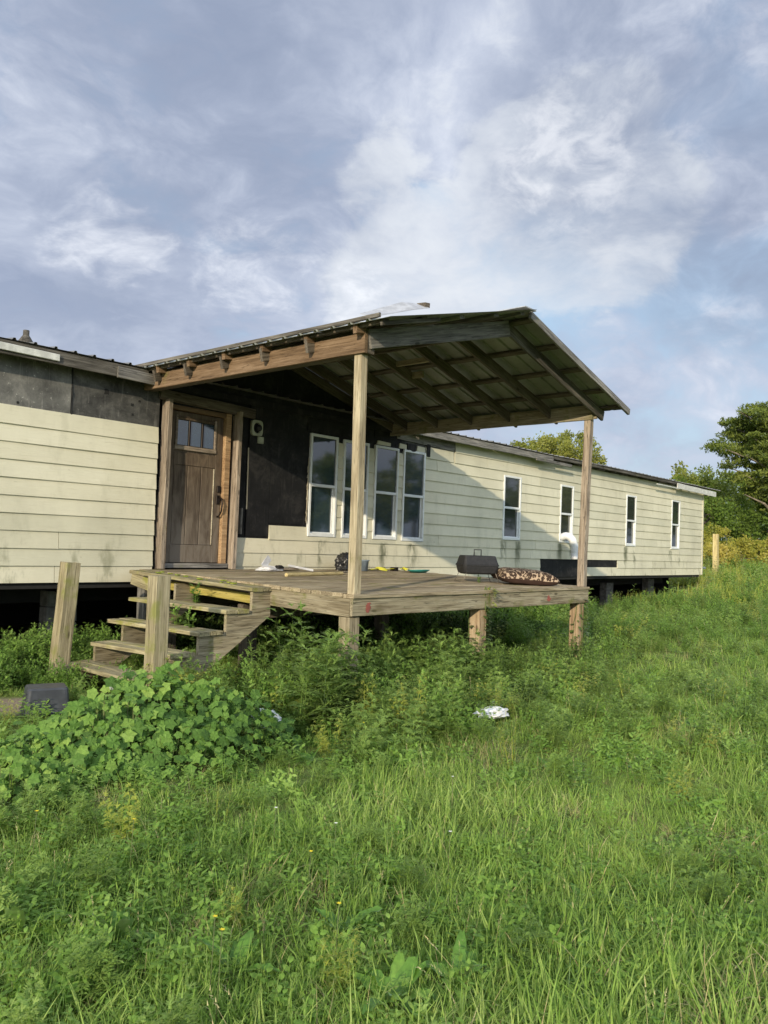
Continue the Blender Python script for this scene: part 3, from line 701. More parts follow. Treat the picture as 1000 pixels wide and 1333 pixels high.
# side beams
timber('side_beam', (XL - .02, YF - .06, 3.395), (XL - .02, 8.86, 3.40), .042, .19, M['beam'], porch)
timber('side_beam', (XL + .06, YF - .05, 3.39), (XL + .06, 8.86, 3.395), .10, .17, M['rafter'], porch)
timber('side_beam', (XR + .02, YF - .05, 3.44), (XR + .02, 8.86, 3.43), .042, .19, M['post'], porch)
timber('side_beam', (XR - .045, YF - .02, 3.425), (XR - .045, 8.86, 3.42), .050, .20, M['rim'], porch)
XC, SL, ZR = 7.85, .27, 4.165
zl = lambda x: ZR - SL * abs(x - XC)        # underside of purlins / top of rafters
YG = 4.80
for j, yy in enumerate((5.84, 6.52, 7.20, 7.87, 8.50)):
    timber('rafter', (XL - .14, yy, zl(XL - .14) - .075), (XC - .01, yy, zl(XC) - .075), .038, .14, M['rafter'], porch)
    timber('rafter', (XC + .01, yy, zl(XC) - .075), (XR + .16, yy, zl(XR + .16) - .075), .038, .14, M['rafter'], porch)
timber('rafter', (XL + .02, YF - .06, zl(XL) - .105), (XC + .1, YF - .06, zl(XC) - .09), .04, .185, M['graywood'], porch)
timber('rafter', (XC + .1, YF - .055, zl(XC) - .085), (XR + .18, YF - .055, zl(XR + .16) - .075), .038, .14, M['fasciawood'], porch)
timber('rafter', (XL + .02, 8.82, zl(XL) - .075), (XC, 8.82, zl(XC) - .075), .038, .14, M['rafter'], porch)
timber('rafter', (XC, 8.82, zl(XC) - .075), (XR + .16, 8.82, zl(XR + .16) - .075), .038, .14, M['rafter'], porch)
for yy in (5.14, 5.81, 6.48, 7.12, 7.77, 8.39):   # blocks poking out over the left beam
    timber('rafter_tail', (XL - .15, yy + .03, 3.50), (XL - .03, yy + .03, 3.515), .05, .085, M['beam'], porch)
timber('ridge_board', (XC, YF - .05, ZR - .08), (XC, 8.86, ZR - .08), .038, .16, M['rafter'], porch)
for s, xs in ((-1, (5.46, 6.0, 6.62, 7.22, 7.74)), (1, (7.99, 8.62, 9.24, 9.86, 10.38))):
    for x in xs:
        y0 = YG + .02 if s > 0 else YG + random.uniform(.0, .05)
        timber('purlin', (x, y0, zl(x) + .018), (x, 8.95, zl(x) + .018), .088, .036, M['rafter'] if s > 0 or x < 6.6 else M['graywood'], porch, up=(s * SL, 0, 1))
timber('fly_rafter', (XC + .02, YG, ZR - .0), (XR + .27, YG, zl(XR + .27) - .0), .038, .085, M['graywood'], porch)
timber('fly_rafter', (XL - .14, YG + .05, zl(XL - .14) + .005), (XL + .7, YG + .04, zl(XL + .7) + .005), .03, .04, M['fasciawood'], porch)
timber('blocking', (8.70, 7.0, zl(8.7) - .05), (8.70, 7.18, zl(8.7) - .05), .038, .09, M['post'], porch)
timber('blocking', (8.35, 6.53, zl(8.35) - .05), (8.35, 7.19, zl(8.35) - .05), .038, .07, M['post'], porch)
timber('eave_strip', (XL - .16, YG + .05, 3.575), (XL - .16, 8.95, 3.58), .03, .04, M['fasciawood'], porch)
ang = math.degrees(math.atan(SL))
LR = (XC - (XL - .19)) / math.cos(math.radians(ang)); RR = (XR + .26 - XC) / math.cos(math.radians(ang))
for i in range(5):
    w = .92 if i < 4 else .69; y0 = YG - .03 + i * .92 if i else YG - .10
    w = w if i else .99
    # left slope: ribs run up the slope. local Y -> up slope (+X), local X -> -Y
    for side in (-1, 1):
        L_ = LR if side < 0 else RR
        me = ribbed(w, L_, M['metal'])
        if side < 0: Mx = T(XL - .19, y0 + w, zl(XL - .19) + .040 + random.uniform(0, .004)) @ rot(0, -ang, 0) @ rot(0, 0, -90)
        else: Mx = T(XR + .26, y0 + (0 if i else .09), zl(XR + .26) + .040) @ rot(0, ang, 0) @ rot(0, 0, 90)
        if side > 0 and i == 0: me = ribbed(.92, L_, M['metal'])
        obj('roof_panel', me, porch, Mx)
timber('ridge_cap', (XC, YG - .02, ZR + .068), (XC, 8.95, ZR + .068), .24, .012, M['flash'], porch)
prism('gable_wall', [(XL - .0, 3.47), (XR + .0, 3.47), (XC, zl(XC) - .01)], WY - .012, WY + .0, M['felt'], porch)
for (x0, x1, z0, z1) in ((5.70, 5.80, .84, .95), (9.1, 9.24, .845, .93)):  # red paint
    pts = []
    for k in range(16):
        th = 2 * math.pi * k / 16; pts.append(((x0 + x1) / 2 + math.cos(th) * (x1 - x0) / 2 * random.uniform(.3, 1.1), (z0 + z1) / 2 + math.sin(th) * (z1 - z0) / 2 * random.uniform(.6, 1.1)))
    prism('paint_mark', pts, YF - .0045, YF - .0025, M['redpaint'], porch)
# short filler pieces where the roof meets the house
timber('ledger', (5.45, WY - .04, 3.42), (10.3, WY - .04, 3.42), .035, .09, M['felt'], porch)
# bent strip of metal sticking up from the porch roof
vs = [(5.44, 5.16, 3.655), (5.44, 4.98, 3.60), (6.0, 5.12, 3.90), (6.0, 4.96, 3.80), (6.24, 5.08, 3.93), (6.24, 4.97, 3.875)]
pts_t = vs + [(a, b, c - .006) for a, b, c in vs]
fl = obj('metal_strip', mesh('metal_strip', [(a - 5.8, b - 5, c - 3.7) for a, b, c in pts_t], [(0, 2, 3, 1), (2, 4, 5, 3), (6, 7, 9, 8), (8, 9, 11, 10), (0, 1, 7, 6), (4, 10, 11, 5), (0, 6, 8, 2), (2, 8, 10, 4), (1, 3, 9, 7), (3, 5, 11, 9)], M['flash']), None, T(5.8, 5, 3.7))
tag(fl, 'loose bent strip of bare metal sticking up on the porch roof', 'metal strip')
box('wood_chip', (6.19, 4.98, 3.885), (6.26, 5.08, 3.93), M['rafter'], fl, jit=.01)

# ------------------------------------------------------------------ stairs
st = thing('wooden_stairs', 'mossy wooden stairs of five treads leading up to the porch deck', 'stairs', (4.6, 7.1, 0))
YN, YB = 6.37, 8.5
TR = [(5.27, 1.015), (4.955, .805), (4.64, .605), (4.33, .42), (3.99, .22)]
for i, (xn, z) in enumerate(TR):
    yb = (8.62, 8.1, 7.98, 7.75, 7.85)[i]; drop = (.07, .0, -.015, -.03, -.03)[i]
    skew = (0, 0, .0, -.0, .12)[i]
    for j, (a, b) in enumerate(((0, .138), (.144, .285))):
        timber('tread', (xn + (a + b) / 2, YN - .03, z - .02), (xn + (a + b) / 2 + skew, yb, z - .02 + drop), b - a, .04, M['tread'], st, jit=.003)
    if i == 0:
        timber('riser', (xn + .23, YN + .04, z - .14), (xn + .23, yb - .05, z - .14 + drop), .03, .10, M['riser'], st)
        timber('riser', (xn + .03, yb - .5, z - .10), (xn + .03, yb - .02, z - .10 + drop), .03, .14, M['tread'], st)
def stringer(yc, t=.04, lean=0):
    P = [(5.54, .985)]
    P += [(5.30, .985)]
    for i in range(4):
        xn, z = TR[i]; z2 = TR[i + 1][1] - .041; P += [(xn + .03, z2)] if i == 0 else [(xn + .03, z2)]
        if i < 3: P += [(TR[i + 1][0] + .03, z2)]
    P += [(4.02, .18), (4.02, .0), (4.32, .0), (5.54, .80)]
    Q = [(5.54, .975), (5.30, .975)]
    for i in range(1, 5): Q += [(TR[i - 1][0] + .03, TR[i][1] - .041), (TR[i][0] + .03, TR[i][1] - .041)]
    Q += [(4.02, -.05), (4.35, -.05), (5.54, .72)]
    return prism('stringer', Q, yc - t / 2, yc + t / 2, M['rim'], st)
stringer(YN + .02); stringer(7.72)
timber('support_leg', (5.35, 8.45, -.1), (5.35, 8.45, .95), .04, .15, M['graywood'], st, up=(0, 1, 0))
# small debris on the top tread
for i in range(12):
    x, yy = random.uniform(5.3, 5.5), random.uniform(6.6, 8.5); s = random.uniform(.008, .028)
    ragobj = box('moss_clump', (x - s, yy - s, 1.016 + (yy - 6.37) * .031), (x + s, yy + s, 1.016 + (yy - 6.37) * .031 + s * .7), M['golden'], st, bev=s * .3, jit=s * .3)
def fatpost(p0, p1, s, label, nm='newel_post'):
    o = timber(nm, p0, p1, s, s, M['newel'], None, up=(0, 1, 0), jit=.004, bev=.006); return tag(o, label, 'post', 'thick posts flanking the stairs')
fatpost((4.02, 6.10, -.15), (4.03, 6.10, 1.155), .142, 'upright thick wooden post at the near front corner of the stairs')
fatpost((4.05, 7.86, -.15), (4.095, 7.80, 1.20), .150, 'leaning thick wooden post left of the stairs in front of the crawl space')

# ------------------------------------------------------------------ things on the deck
def disc_ring(n, r, z, sq=1.0): return [(r * math.cos(2 * math.pi * k / n), r * sq * math.sin(2 * math.pi * k / n), z) for k in range(n)]
def loft(name, rings, mat, parent=None, Mx=None, cap=True, smooth=True):
    n = len(rings[0]); vs = [v for r_ in rings for v in r_]; fs = []
    for i in range(len(rings) - 1):
        for k in range(n): a, b = i * n + k, i * n + (k + 1) % n; fs.append((a, b, b + n, a + n))
    if cap: fs.append(tuple(reversed(range(n)))); fs.append(tuple(range(len(vs) - n, len(vs))))
    return obj(name, mesh(name, vs, fs, mat, smooth), parent, Mx)
def rrect(lx, ly, z, r=.03, n=4):
    out = []
    for (sx, sy, a0) in ((1, 1, 0), (-1, 1, 90), (-1, -1, 180), (1, -1, 270)):
        for k in range(n):
            th = R(a0 + 90 * k / (n - 1)); out.append((sx * (lx / 2 - r) + r * math.cos(th), sy * (ly / 2 - r) + r * math.sin(th), z))
    return out
# portable grill
gp = (8.98, 6.18, dz(6.18) + .035); grM = T(*gp) @ rot(0, 0, -33)
gr = link(bpy.data.objects.new('charcoal_grill', None), None, grM); tag(gr, 'small black portable charcoal grill with folded legs on the deck', 'grill')
loft('firebowl', [rrect(.40, .24, .075, .05), rrect(.47, .29, .095, .05), rrect(.50, .31, .16, .04), rrect(.505, .315, .185, .04)], M['black'], gr, grM, smooth=False)
lid = loft('lid', [rrect(.52, .33, .187, .04), rrect(.52, .33, .20, .04), rrect(.50, .31, .215, .04), rrect(.45, .23, .315, .03), rrect(.43, .20, .322, .025)], M['black'], gr, grM, smooth=False)
tube('handle', [grM @ Vector(p) for p in ((-.05, 0, .315), (-.05, 0, .40), (.05, 0, .40), (.05, 0, .315))], .008, M['black'], lid)
for sx in (-1, 1):
    for sy in (-1, 1):
        tube('leg', [grM @ Vector(p) for p in ((sx * .20, sy * .13, .11), (sx * .26, sy * .15, -.031))], .004, M['chrome'], gr)
    tube('leg_bar', [grM @ Vector(p) for p in ((sx * .26, -.15, -.030), (sx * .26, .15, -.030))], .004, M['chrome'], gr)
# pillow
def pillow():
    n = 22; vs, fs = [], []; A, B = .37, .27
    for s in (1, -1):
        for j in range(n + 1):
            for i in range(n + 1):
                u, v = 2 * i / n - 1, 2 * j / n - 1
                e = ((1 - u ** 4) * (1 - v ** 4)) ** .5
                pin = 1 - .10 * (1 - abs(v)) ** 1 * abs(u) ** 3; pin2 = 1 - .10 * (1 - abs(u)) * abs(v) ** 3
                z = s * (.085 if s > 0 else .06) * e ** .8 + .004 * math.sin(9 * u + 3) * math.sin(7 * v)
                vs.append((A * u * pin, B * v * pin2, z + .07))
    m1 = (n + 1) ** 2; top, bot = [], []
    for j in range(n):
        for i in range(n):
            a = j * (n + 1) + i; top.append((a, a + 1, a + n + 2, a + n + 1)); bot.append((m1 + a, m1 + a + n + 1, m1 + a + n + 2, m1 + a + 1))
    me = mesh('pillow', vs, top + bot, [M['leopard'], M['brownfab']], True)
    for k, p in enumerate(me.polygons): p.material_index = 0 if k < len(top) else 1
    return me
tag(obj('pillow', pillow(), None, T(9.40, 5.72, 1.032) @ rot(4, 3, -38) @ Matrix.Diagonal((1.1, 1.1, 1.3, 1))), 'leopard print pillow with a dark brown underside at the deck edge', 'pillow')
# stick
o = tube('wooden_stick', [(6.66, 7.39, 1.085), (7.2, 7.49, 1.087), (7.87, 7.61, 1.089)], [.025, .024, .022], M['stick'], None, n=8, smooth=False); tag(o, 'long pale round wooden stick lying across the deck boards', 'stick')
# white rag / shoe-like crumpled paper
def crumple(name, c, s, mat, label, cat, seed, sub=3, group=None, up=(0, 0, 0), par=None, rough=.35):
    bm = bmesh.new(); bmesh.ops.create_icosphere(bm, subdivisions=sub, radius=1); rr = random.Random(seed)
    from mathutils import noise as mn
    for v in bm.verts:
        d = mn.noise(v.co * 1.7 + Vector((seed * 3.1, 0, 0))) * rough + mn.noise(v.co * 4.3 + Vector((0, seed, 0))) * rough * .5
        v.co = v.co * (1 + d)
        v.co.z = max(v.co.z, -.45)
        v.co = Vector((v.co.x * s[0], v.co.y * s[1], v.co.z * s[2]))
    me = bpy.data.meshes.new(name); bm.to_mesh(me); bm.free(); me.materials.append(mat)
    o = obj(name, me, par, T(c[0], c[1], c[2] + .45 * s[2]))
    if label: tag(o, label, cat, group)
    return o
deckz = lambda y: dz(y) + .002
ws = crumple('paper_wrapper', (7.28, 8.40, deckz(8.4)), (.20, .12, .05), M['litter'], 'crumpled white wrapper with a raised flap beside the door casing', 'litter', 5)
timber('flap', (7.20, 8.44, deckz(8.4) + .05), (7.30, 8.46, deckz(8.4) + .17), .006, .11, M['litter'], ws, jit=.01)
crumple('dark_pocket', (7.36, 8.31, deckz(8.4) + .035), (.07, .03, .035), M['felt'], None, None, 8, par=ws)
tb = timber('pvc_scrap', (7.62, 8.42, deckz(8.4) + .075), (7.98, 8.30, deckz(8.3) + .015), .035, .03, M['litter'], None); tag(tb, 'white plastic trim offcut propped on a brown scrap of wood', 'offcut')
tb = timber('wood_scrap', (7.45, 8.50, deckz(8.5) + .015), (7.82, 8.46, deckz(8.4) + .03), .12, .02, M['trimwood'], None); tag(tb, 'flat brown wood scrap beside the white wrapper on the deck', 'wood scrap')
tb = timber('wood_scrap', (8.35, 8.05, deckz(8.0) + .012), (8.62, 8.02, deckz(8.0) + .012), .06, .02, M['fasciawood'], None); tag(tb, 'short dark wood scrap lying in front of the black bag', 'wood scrap')
crumple('trash_bag', (8.85, 8.50, deckz(8.5)), (.19, .15, .16), M['bag'], 'crumpled black plastic bag against the wall under the first window', 'bag', 11, 4, rough=.42)
bk = loft('bucket', [disc_ring(18, .085, 0), disc_ring(18, .10, .15), disc_ring(18, .112, .155), disc_ring(18, .112, .168), disc_ring(18, .10, .168), disc_ring(18, .082, .02)], M['bucket'], None, T(9.14, 8.42, deckz(8.4))); tag(bk, 'small grey blue bucket standing beside the black bag', 'bucket')
# yellow strap: wavy flat ribbon
def ribbon(p, amp, label, seed):
    rr = random.Random(seed); pts = []; n = 26; vs = []; fs = []
    for i in range(n + 1):
        t = i / n; q = Vector(p[0]).lerp(Vector(p[1]), t) + Vector((0, amp * math.sin(t * 17 + seed) , .02 + .018 * abs(math.sin(t * 13 + seed * 2))))
        th = math.sin(t * 9) * .6; vs += [q + Vector((0, -.028 * math.cos(th), -.012 + .02 * math.sin(th))), q + Vector((0, .028 * math.cos(th), .012 - .02 * math.sin(th)))]
    fs = [(2 * i, 2 * i + 1, 2 * i + 3, 2 * i + 2) for i in range(n)]
    vs2 = [v + Vector((0, 0, .004)) for v in vs]; m0 = len(vs)
    fs2 = [tuple(reversed([x + m0 for x in f])) for f in fs]
    c = Vector(p[0]); return tag(obj('webbing_strap', mesh('webbing_strap', [v - c for v in vs + vs2], fs + fs2, M['yellow'], True), None, Matrix.Translation(c)), label, 'strap', 'yellow straps on the deck')
ribbon(((9.25, 8.36, deckz(8.3)), (9.82, 8.38, deckz(8.3))), .05, 'bright yellow strap heaped between the bucket and the near post', 1)
ribbon(((10.0, 8.36, deckz(8.3)), (10.2, 8.38, deckz(8.3))), .04, 'short yellow strap end just right of the near post', 4)
box('strap_buckle', (9.80, 8.33, deckz(8.3)), (9.90, 8.42, deckz(8.3) + .06), M['hardware'], bpy.data.objects['webbing_strap'])
td = loft('teal_dish', [disc_ring(20, .12, 0, .8), disc_ring(20, .19, .03, .8), disc_ring(20, .20, .045, .8), disc_ring(20, .19, .045, .8), disc_ring(20, .11, .012, .8)], M['teal'], None, T(9.95, 7.95, deckz(7.95)) @ rot(-4, 0, 0)); tag(td, 'shallow teal plastic dish on the deck below the fourth window', 'dish')

# ------------------------------------------------------------------ litter and bits on the ground
bn = link(bpy.data.objects.new('storage_tub', None), None, T(3.22, 6.42, TZ(3.2, 6.4) + .04) @ rot(0, 0, -20)); tag(bn, 'dark grey plastic tub upside down on the bare soil', 'tub')
BM = MW['storage_tub']
loft('tub_shell', [rrect(.36, .30, 0, .03), rrect(.345, .285, .02, .03), rrect(.31, .25, .19, .03), rrect(.29, .23, .205, .03)], M['bin'], bn, BM, smooth=False)
loft('tub_rim', [rrect(.37, .31, .0, .035), rrect(.37, .31, .014, .035)], M['bin'], bn, BM, smooth=False)
crumple('plastic_bag', (5.60, 3.66, TZ(5.6, 3.6) + .10), (.15, .09, .045), M['litter'], 'white plastic bag in the grass below the middle deck support', 'litter', 21, 4, rough=.6)
crumple('plastic_bag', (3.98, 4.62, TZ(4.1, 4.7) + .14), (.13, .08, .07), M['litter'], 'white plastic scrap half hidden between the broad leaved bush and ragweed', 'litter', 25, 4, rough=.7)
crumple('plastic_bag', (4.02, 6.70, TZ(4.0, 6.7) + .12), (.09, .05, .03), M['litter'], 'tiny white scrap under the lowest stair tread', 'litter', 28, 3, rough=.6)
tb = box('brick', (6.55, 7.3, .12), (6.95, 7.42, .26), M['brick'], None, bev=.006); tag(tb, 'orange brick standing in the shade under the deck', 'brick')
fp = timber('fence_post', (30.8, 10.5, .3), (30.75, 10.5, 2.33), .17, .17, M['stick'], None, up=(0, 1, 0)); tag(fp, 'lone yellowish wooden fence post beyond the far end of the house', 'post')
pp = tube('white_pipe', [(24.85, 9.3, 1.12), (26.0, 9.2, 1.12)], .035, M['whiteboard'], None); tag(pp, 'white pipe sticking out past the far end of the house', 'pipe')
# ------------------------------------------------------------------ vegetation
def strip(base, dirv, L, w, bend, nseg=4, side=None, fold=0.0, shape=None):
    """one blade or leaf as a strip of quads; returns verts, faces"""
    d = Vector(dirv).normalized(); s = side or d.cross(Vector((0, 0, 1)))
    if s.length < 1e-3: s = Vector((1, 0, 0))
    s = s.normalized(); p = Vector(base); vs = []; fs = []
    for i in range(nseg + 1):
        t = i / nseg; ww = (shape(t) if shape else (1 - t ** 1.6)) * w
        if i < nseg or ww > w * .05: vs += [p - s * ww / 2, p + s * ww / 2]
        else: vs += [p]
        d = (d + Vector((0, 0, -bend / nseg))).normalized(); p = p + d * L / nseg
    for i in range(nseg):
        a = 2 * i
        if i == nseg - 1 and len(vs) % 2: fs.append((a, a + 1, a + 2))
        else: fs.append((a, a + 1, a + 3, a + 2))
    return vs, fs
class MB:
    def __init__(s): s.v = []; s.f = []; s.c = []; s.mi = []
    def add(s, vf, var=.5, mi=0):
        v, f = vf; o = len(s.v); s.v += [tuple(x) for x in v]; s.f += [tuple(i + o for i in q) for q in f]; s.c += [var] * len(v); s.mi += [mi] * len(f)
    def mesh(s, name, mats):
        me = mesh(name, s.v, s.f, mats, False, s.c)
        if isinstance(mats, (list, tuple)): me.polygons.foreach_set('material_index', s.mi)
        return me
def rd(r, el=None):
    a = r.uniform(0, 6.283); e = el if el is not None else r.uniform(0, 1.5)
    return Vector((math.cos(a) * math.cos(e), math.sin(a) * math.cos(e), math.sin(e)))
def grass_tuft(n, h, w, spread, bend, seed, nseg=4):
    r = random.Random(seed); m = MB()
    for _ in range(n):
        a = r.uniform(0, 6.283); q = r.random() ** .6 * spread; L = h * r.uniform(.45, 1.1)
        d = rd(r, r.uniform(.75, 1.45)); m.add(strip((math.cos(a) * q, math.sin(a) * q, -.02), d, L, w * r.uniform(.6, 1.25), bend * r.uniform(.2, 1.6), nseg), r.random())
    return m
def seed_stalks(n, h, seed):
    r = random.Random(seed); m = MB()
    for _ in range(n):
        a = r.uniform(0, 6.283); q = r.random() * .08; d = rd(r, r.uniform(1.1, 1.45)); b = Vector((math.cos(a) * q, math.sin(a) * q, 0)); L = h * r.uniform(.7, 1.1)
        m.add(strip(b, d, L, .0035, .25, 4), .9); tip = b + d * L * .93
        for k in range(7): m.add(strip(tip + d * (k * .012) - d * .05, (d + rd(r, r.uniform(-.3, 1)) * .7), .022, .006, .2, 1), 1.0)
    return m
leafshape = lambda t: max(0.04, math.sin(math.pi * min(1, t * .92 + .06)) ** .8)
def leafy(n_stem, h, L, w, seed, droop=.6, per=9, spread=.10, branch=0, lean=.35):
    r = random.Random(seed); m = MB()
    for _ in range(n_stem):
        a = r.uniform(0, 6.283); q = r.random() * spread; p = Vector((math.cos(a) * q, math.sin(a) * q, 0)); H = h * r.uniform(.6, 1.1)
        d = Vector((math.cos(a) * lean * r.random(), math.sin(a) * lean * r.random(), 1)).normalized()
        m.add(strip(p, d, H, .006, .1, 3), .3); tone = r.random()
        for k in range(per):
            t = (k + .6) / per; b = p + d * H * t; aa = k * 2.4 + r.random(); e = r.uniform(.0, .6) + t * .5
            dv = Vector((math.cos(aa) * math.cos(e), math.sin(aa) * math.cos(e), math.sin(e)))
            LL = L * (1.15 - .55 * t) * r.uniform(.7, 1.2); m.add(strip(b, dv, LL, w * LL / L, droop, 3, shape=leafshape), tone * .5 + r.random() * .5)
            for j in range(branch):
                b2 = b + dv * LL * (.4 + .5 * j / max(1, branch)); m.add(strip(b2, dv + rd(r, r.uniform(-.2, .8)) * .9, LL * .5, w * .5, droop, 2, shape=leafshape), tone * .5 + r.random() * .5)
    return m
def ferny(n_stem, h, seed, L=.10, per=11, spread=.1, w=.011):
    """divided leaves, ragweed like"""
    r = random.Random(seed); m = MB()
    for _ in range(n_stem):
        a = r.uniform(0, 6.283); q = r.random() * spread; p = Vector((math.cos(a) * q, math.sin(a) * q, 0)); H = h * r.uniform(.7, 1.1)
        d = Vector((math.cos(a) * .3 * r.random(), math.sin(a) * .3 * r.random(), 1)).normalized(); m.add(strip(p, d, H, .008, .05, 3), .35); tone = r.random()
        for k in range(per):
            t = (k + .8) / per; b = p + d * H * t; aa = k * 2.4 + r.random(); e = r.uniform(.1, .7) + t * .4
            dv = Vector((math.cos(aa) * math.cos(e), math.sin(aa) * math.cos(e), math.sin(e))); sd = dv.cross(Vector((0, 0, 1))).normalized()
            LL = L * (1.25 - .65 * t) * r.uniform(.8, 1.2); m.add(strip(b, dv, LL, w * .8, .5, 2), tone * .5 + .2)
            for j in range(1, 5):
                for s_ in (-1, 1):
                    b2 = b + dv * LL * j / 5 + Vector((0, 0, -.01 * j * j * .3)); m.add(strip(b2, dv * .9 + sd * s_ * .9 + Vector((0, 0, r.uniform(-.1, .35))), LL * (.55 - .06 * j), w, .5, 2, shape=leafshape), tone * .5 + r.random() * .5)
    return m
def rosette(n, L, w, seed, el=(.5, 1.3)):
    r = random.Random(seed); m = MB()
    for _ in range(n):
        d = rd(r, r.uniform(*el)); m.add(strip((0, 0, 0), d, L * r.uniform(.6, 1.1), w * r.uniform(.7, 1.1), .9, 5, shape=leafshape), r.random())
    return m
PROTO = {}
def proto(coll, m, mats):
    c = PROTO.setdefault(coll, bpy.data.collections.new('proto_' + coll))
    nm = '%s_%02d' % (coll, len(c.objects)); c.objects.link(bpy.data.objects.new(nm, m.mesh(nm, mats)))
for k in range(4): proto('grass', grass_tuft(22, .25, .0125, .11, 1.35, 10 + k), M['grass'])
for k in range(2): proto('grass', grass_tuft(20, .32, .0085, .09, 1.5, 20 + k), M['grass'])
for k in range(2): proto('grass', grass_tuft(14, .19, .019, .10, 1.1, 30 + k), M['grass'])
proto('grass', grass_tuft(14, .27, .007, .10, 1.6, 35), M['grass_dry'])
proto('grass', seed_stalks(3, .36, 36), M['grass_dry'])
# 10..
for k in range(3): proto('weeds', leafy(6, .24, .07, .032, 40 + k), M['weed'])          # 0-2
for k in range(3): proto('weeds', ferny(6, .28, 50 + k), M['ragweed'])                  # 3-5
proto('weeds', leafy(9, .12, .05, .04, 57, per=6, spread=.16), M['weed'])               # 6 low clover-like
proto('weeds', rosette(9, .17, .045, 60), M['dock'])                                    # 7
proto('weeds', ferny(5, .34, 63, L=.08), M['golden'])                                   # 8
for k in range(3): proto('brush', leafy(9, .62, .12, .05, 70 + k, per=15, spread=.22, branch=2), M['weed'])   # 0-2
for k in range(2): proto('brush', ferny(8, .70, 75 + k, L=.17, per=14, spread=.22, w=.018), M['ragweed'])     # 3-4
for k in range(2): proto('brush', leafy(12, .50, .10, .05, 80 + k, per=13, spread=.3, branch=2), M['darkweed'])  # 5-6
proto('brush', ferny(7, .60, 84, L=.13, per=14, spread=.2, w=.014), M['golden'])        # 7
for k in range(3): proto('meadow', grass_tuft(40, .34, .016, .26, .7, 90 + k, 3), M['meadow'])   # 0-2
proto('meadow', leafy(9, .35, .12, .05, 95, per=8, spread=.25), M['weed'])              # 3
proto('meadow', seed_stalks(7, .5, 96), M['grass_dry'])                                 # 4

def scatter(name, coll, pts, scale, idx, tilt=.18, label=None, cat=None, seed=1):
    r = np.random.default_rng(seed); n = len(pts); me = bpy.data.meshes.new(name); me.vertices.add(n); me.vertices.foreach_set('co', np.asarray(pts, np.float32).ravel())
    rt = np.stack([r.normal(0, tilt, n), r.normal(0, tilt, n), r.uniform(0, 6.283, n)], 1)
    for nm, ty, f, data in (('irot', 'FLOAT_VECTOR', 'vector', rt), ('iscale', 'FLOAT', 'value', scale), ('iidx', 'INT', 'value', idx)):
        a = me.attributes.new(nm, ty, 'POINT'); a.data.foreach_set(f, np.asarray(data, np.int32 if ty == 'INT' else np.float32).ravel())
    o = obj(name, me); ng = bpy.data.node_groups.new(name, 'GeometryNodeTree')
    ng.interface.new_socket('Geometry', in_out='INPUT', socket_type='NodeSocketGeometry'); ng.interface.new_socket('Geometry', in_out='OUTPUT', socket_type='NodeSocketGeometry')
    gi, go = ng.nodes.new('NodeGroupInput'), ng.nodes.new('NodeGroupOutput'); ip = ng.nodes.new('GeometryNodeInstanceOnPoints'); ci = ng.nodes.new('GeometryNodeCollectionInfo')
    ci.inputs[0].default_value = PROTO[coll]; ci.inputs['Separate Children'].default_value = True; ci.inputs['Reset Children'].default_value = True
    def na_(nm, ty):
        q = ng.nodes.new('GeometryNodeInputNamedAttribute'); q.data_type = ty; q.inputs[0].default_value = nm; return [s_ for s_ in q.outputs if s_.enabled and s_.name == 'Attribute'][0]
    L = ng.links.new; L(gi.outputs[0], ip.inputs['Points']); L(ci.outputs[0], ip.inputs['Instance']); ip.inputs['Pick Instance'].default_value = True
    L(na_('iidx', 'INT'), ip.inputs['Instance Index']); L(na_('iscale', 'FLOAT'), ip.inputs['Scale'])
    rn = na_('irot', 'FLOAT_VECTOR'); er = ng.nodes.new('FunctionNodeEulerToRotation'); L(rn, er.inputs[0]); L(er.outputs[0], ip.inputs['Rotation'])
    L(ip.outputs[0], go.inputs[0]); md = o.modifiers.new('scatter', 'NODES'); md.node_group = ng
    tag(o, label, cat, kind='stuff'); return o
F = np.array([.7513, .6588]); S = np.array([.6588, -.7513])
def wedge(n, d0, d1, spread=.62, pad=.6, power=1.0, seed=0):
    r = np.random.default_rng(seed); d = np.sqrt(d0 ** 2 + (d1 ** 2 - d0 ** 2) * r.random(n) ** power); l = (r.random(n) * 2 - 1) * (spread * d + pad)
    return d[:, None] * F + l[:, None] * S
def vnoise(p, s, seed=0):
    x, y = p[:, 0] * s + seed * 17.3, p[:, 1] * s - seed * 9.1
    return .5 + .25 * (np.sin(x * 1.7 + 1.3 * np.sin(y * 1.1)) + np.sin(y * 2.1 + 1.7 * np.sin(x * .9 + 2)))
inhouse = lambda p: (p[:, 1] > 8.95) & (p[:, 0] < 24.9) & (p[:, 1] < 13.3)
indeck = lambda p: (p[:, 0] > 5.2) & (p[:, 0] < 10.4) & (p[:, 1] > 5.35) & (p[:, 1] < 9)
instair = lambda p: (p[:, 0] > 3.95) & (p[:, 0] <= 5.3) & (p[:, 1] > 6.25) & (p[:, 1] < 8.0)
dirt = lambda p: (np.hypot((p[:, 0] - 2.9) * .9, (p[:, 1] - 6.95) * 2.2) < 1.0)
def bushmask(p, k=1.0): return (((p[:, 0] - 3.0) / (1.15 * k)) ** 2 + ((p[:, 1] - 4.65) / (.62 * k)) ** 2) < 1
def put(p, zoff=0.0): return np.column_stack([p, terrain(p[:, 0], p[:, 1]) + zoff])
r0 = np.random.default_rng(5)
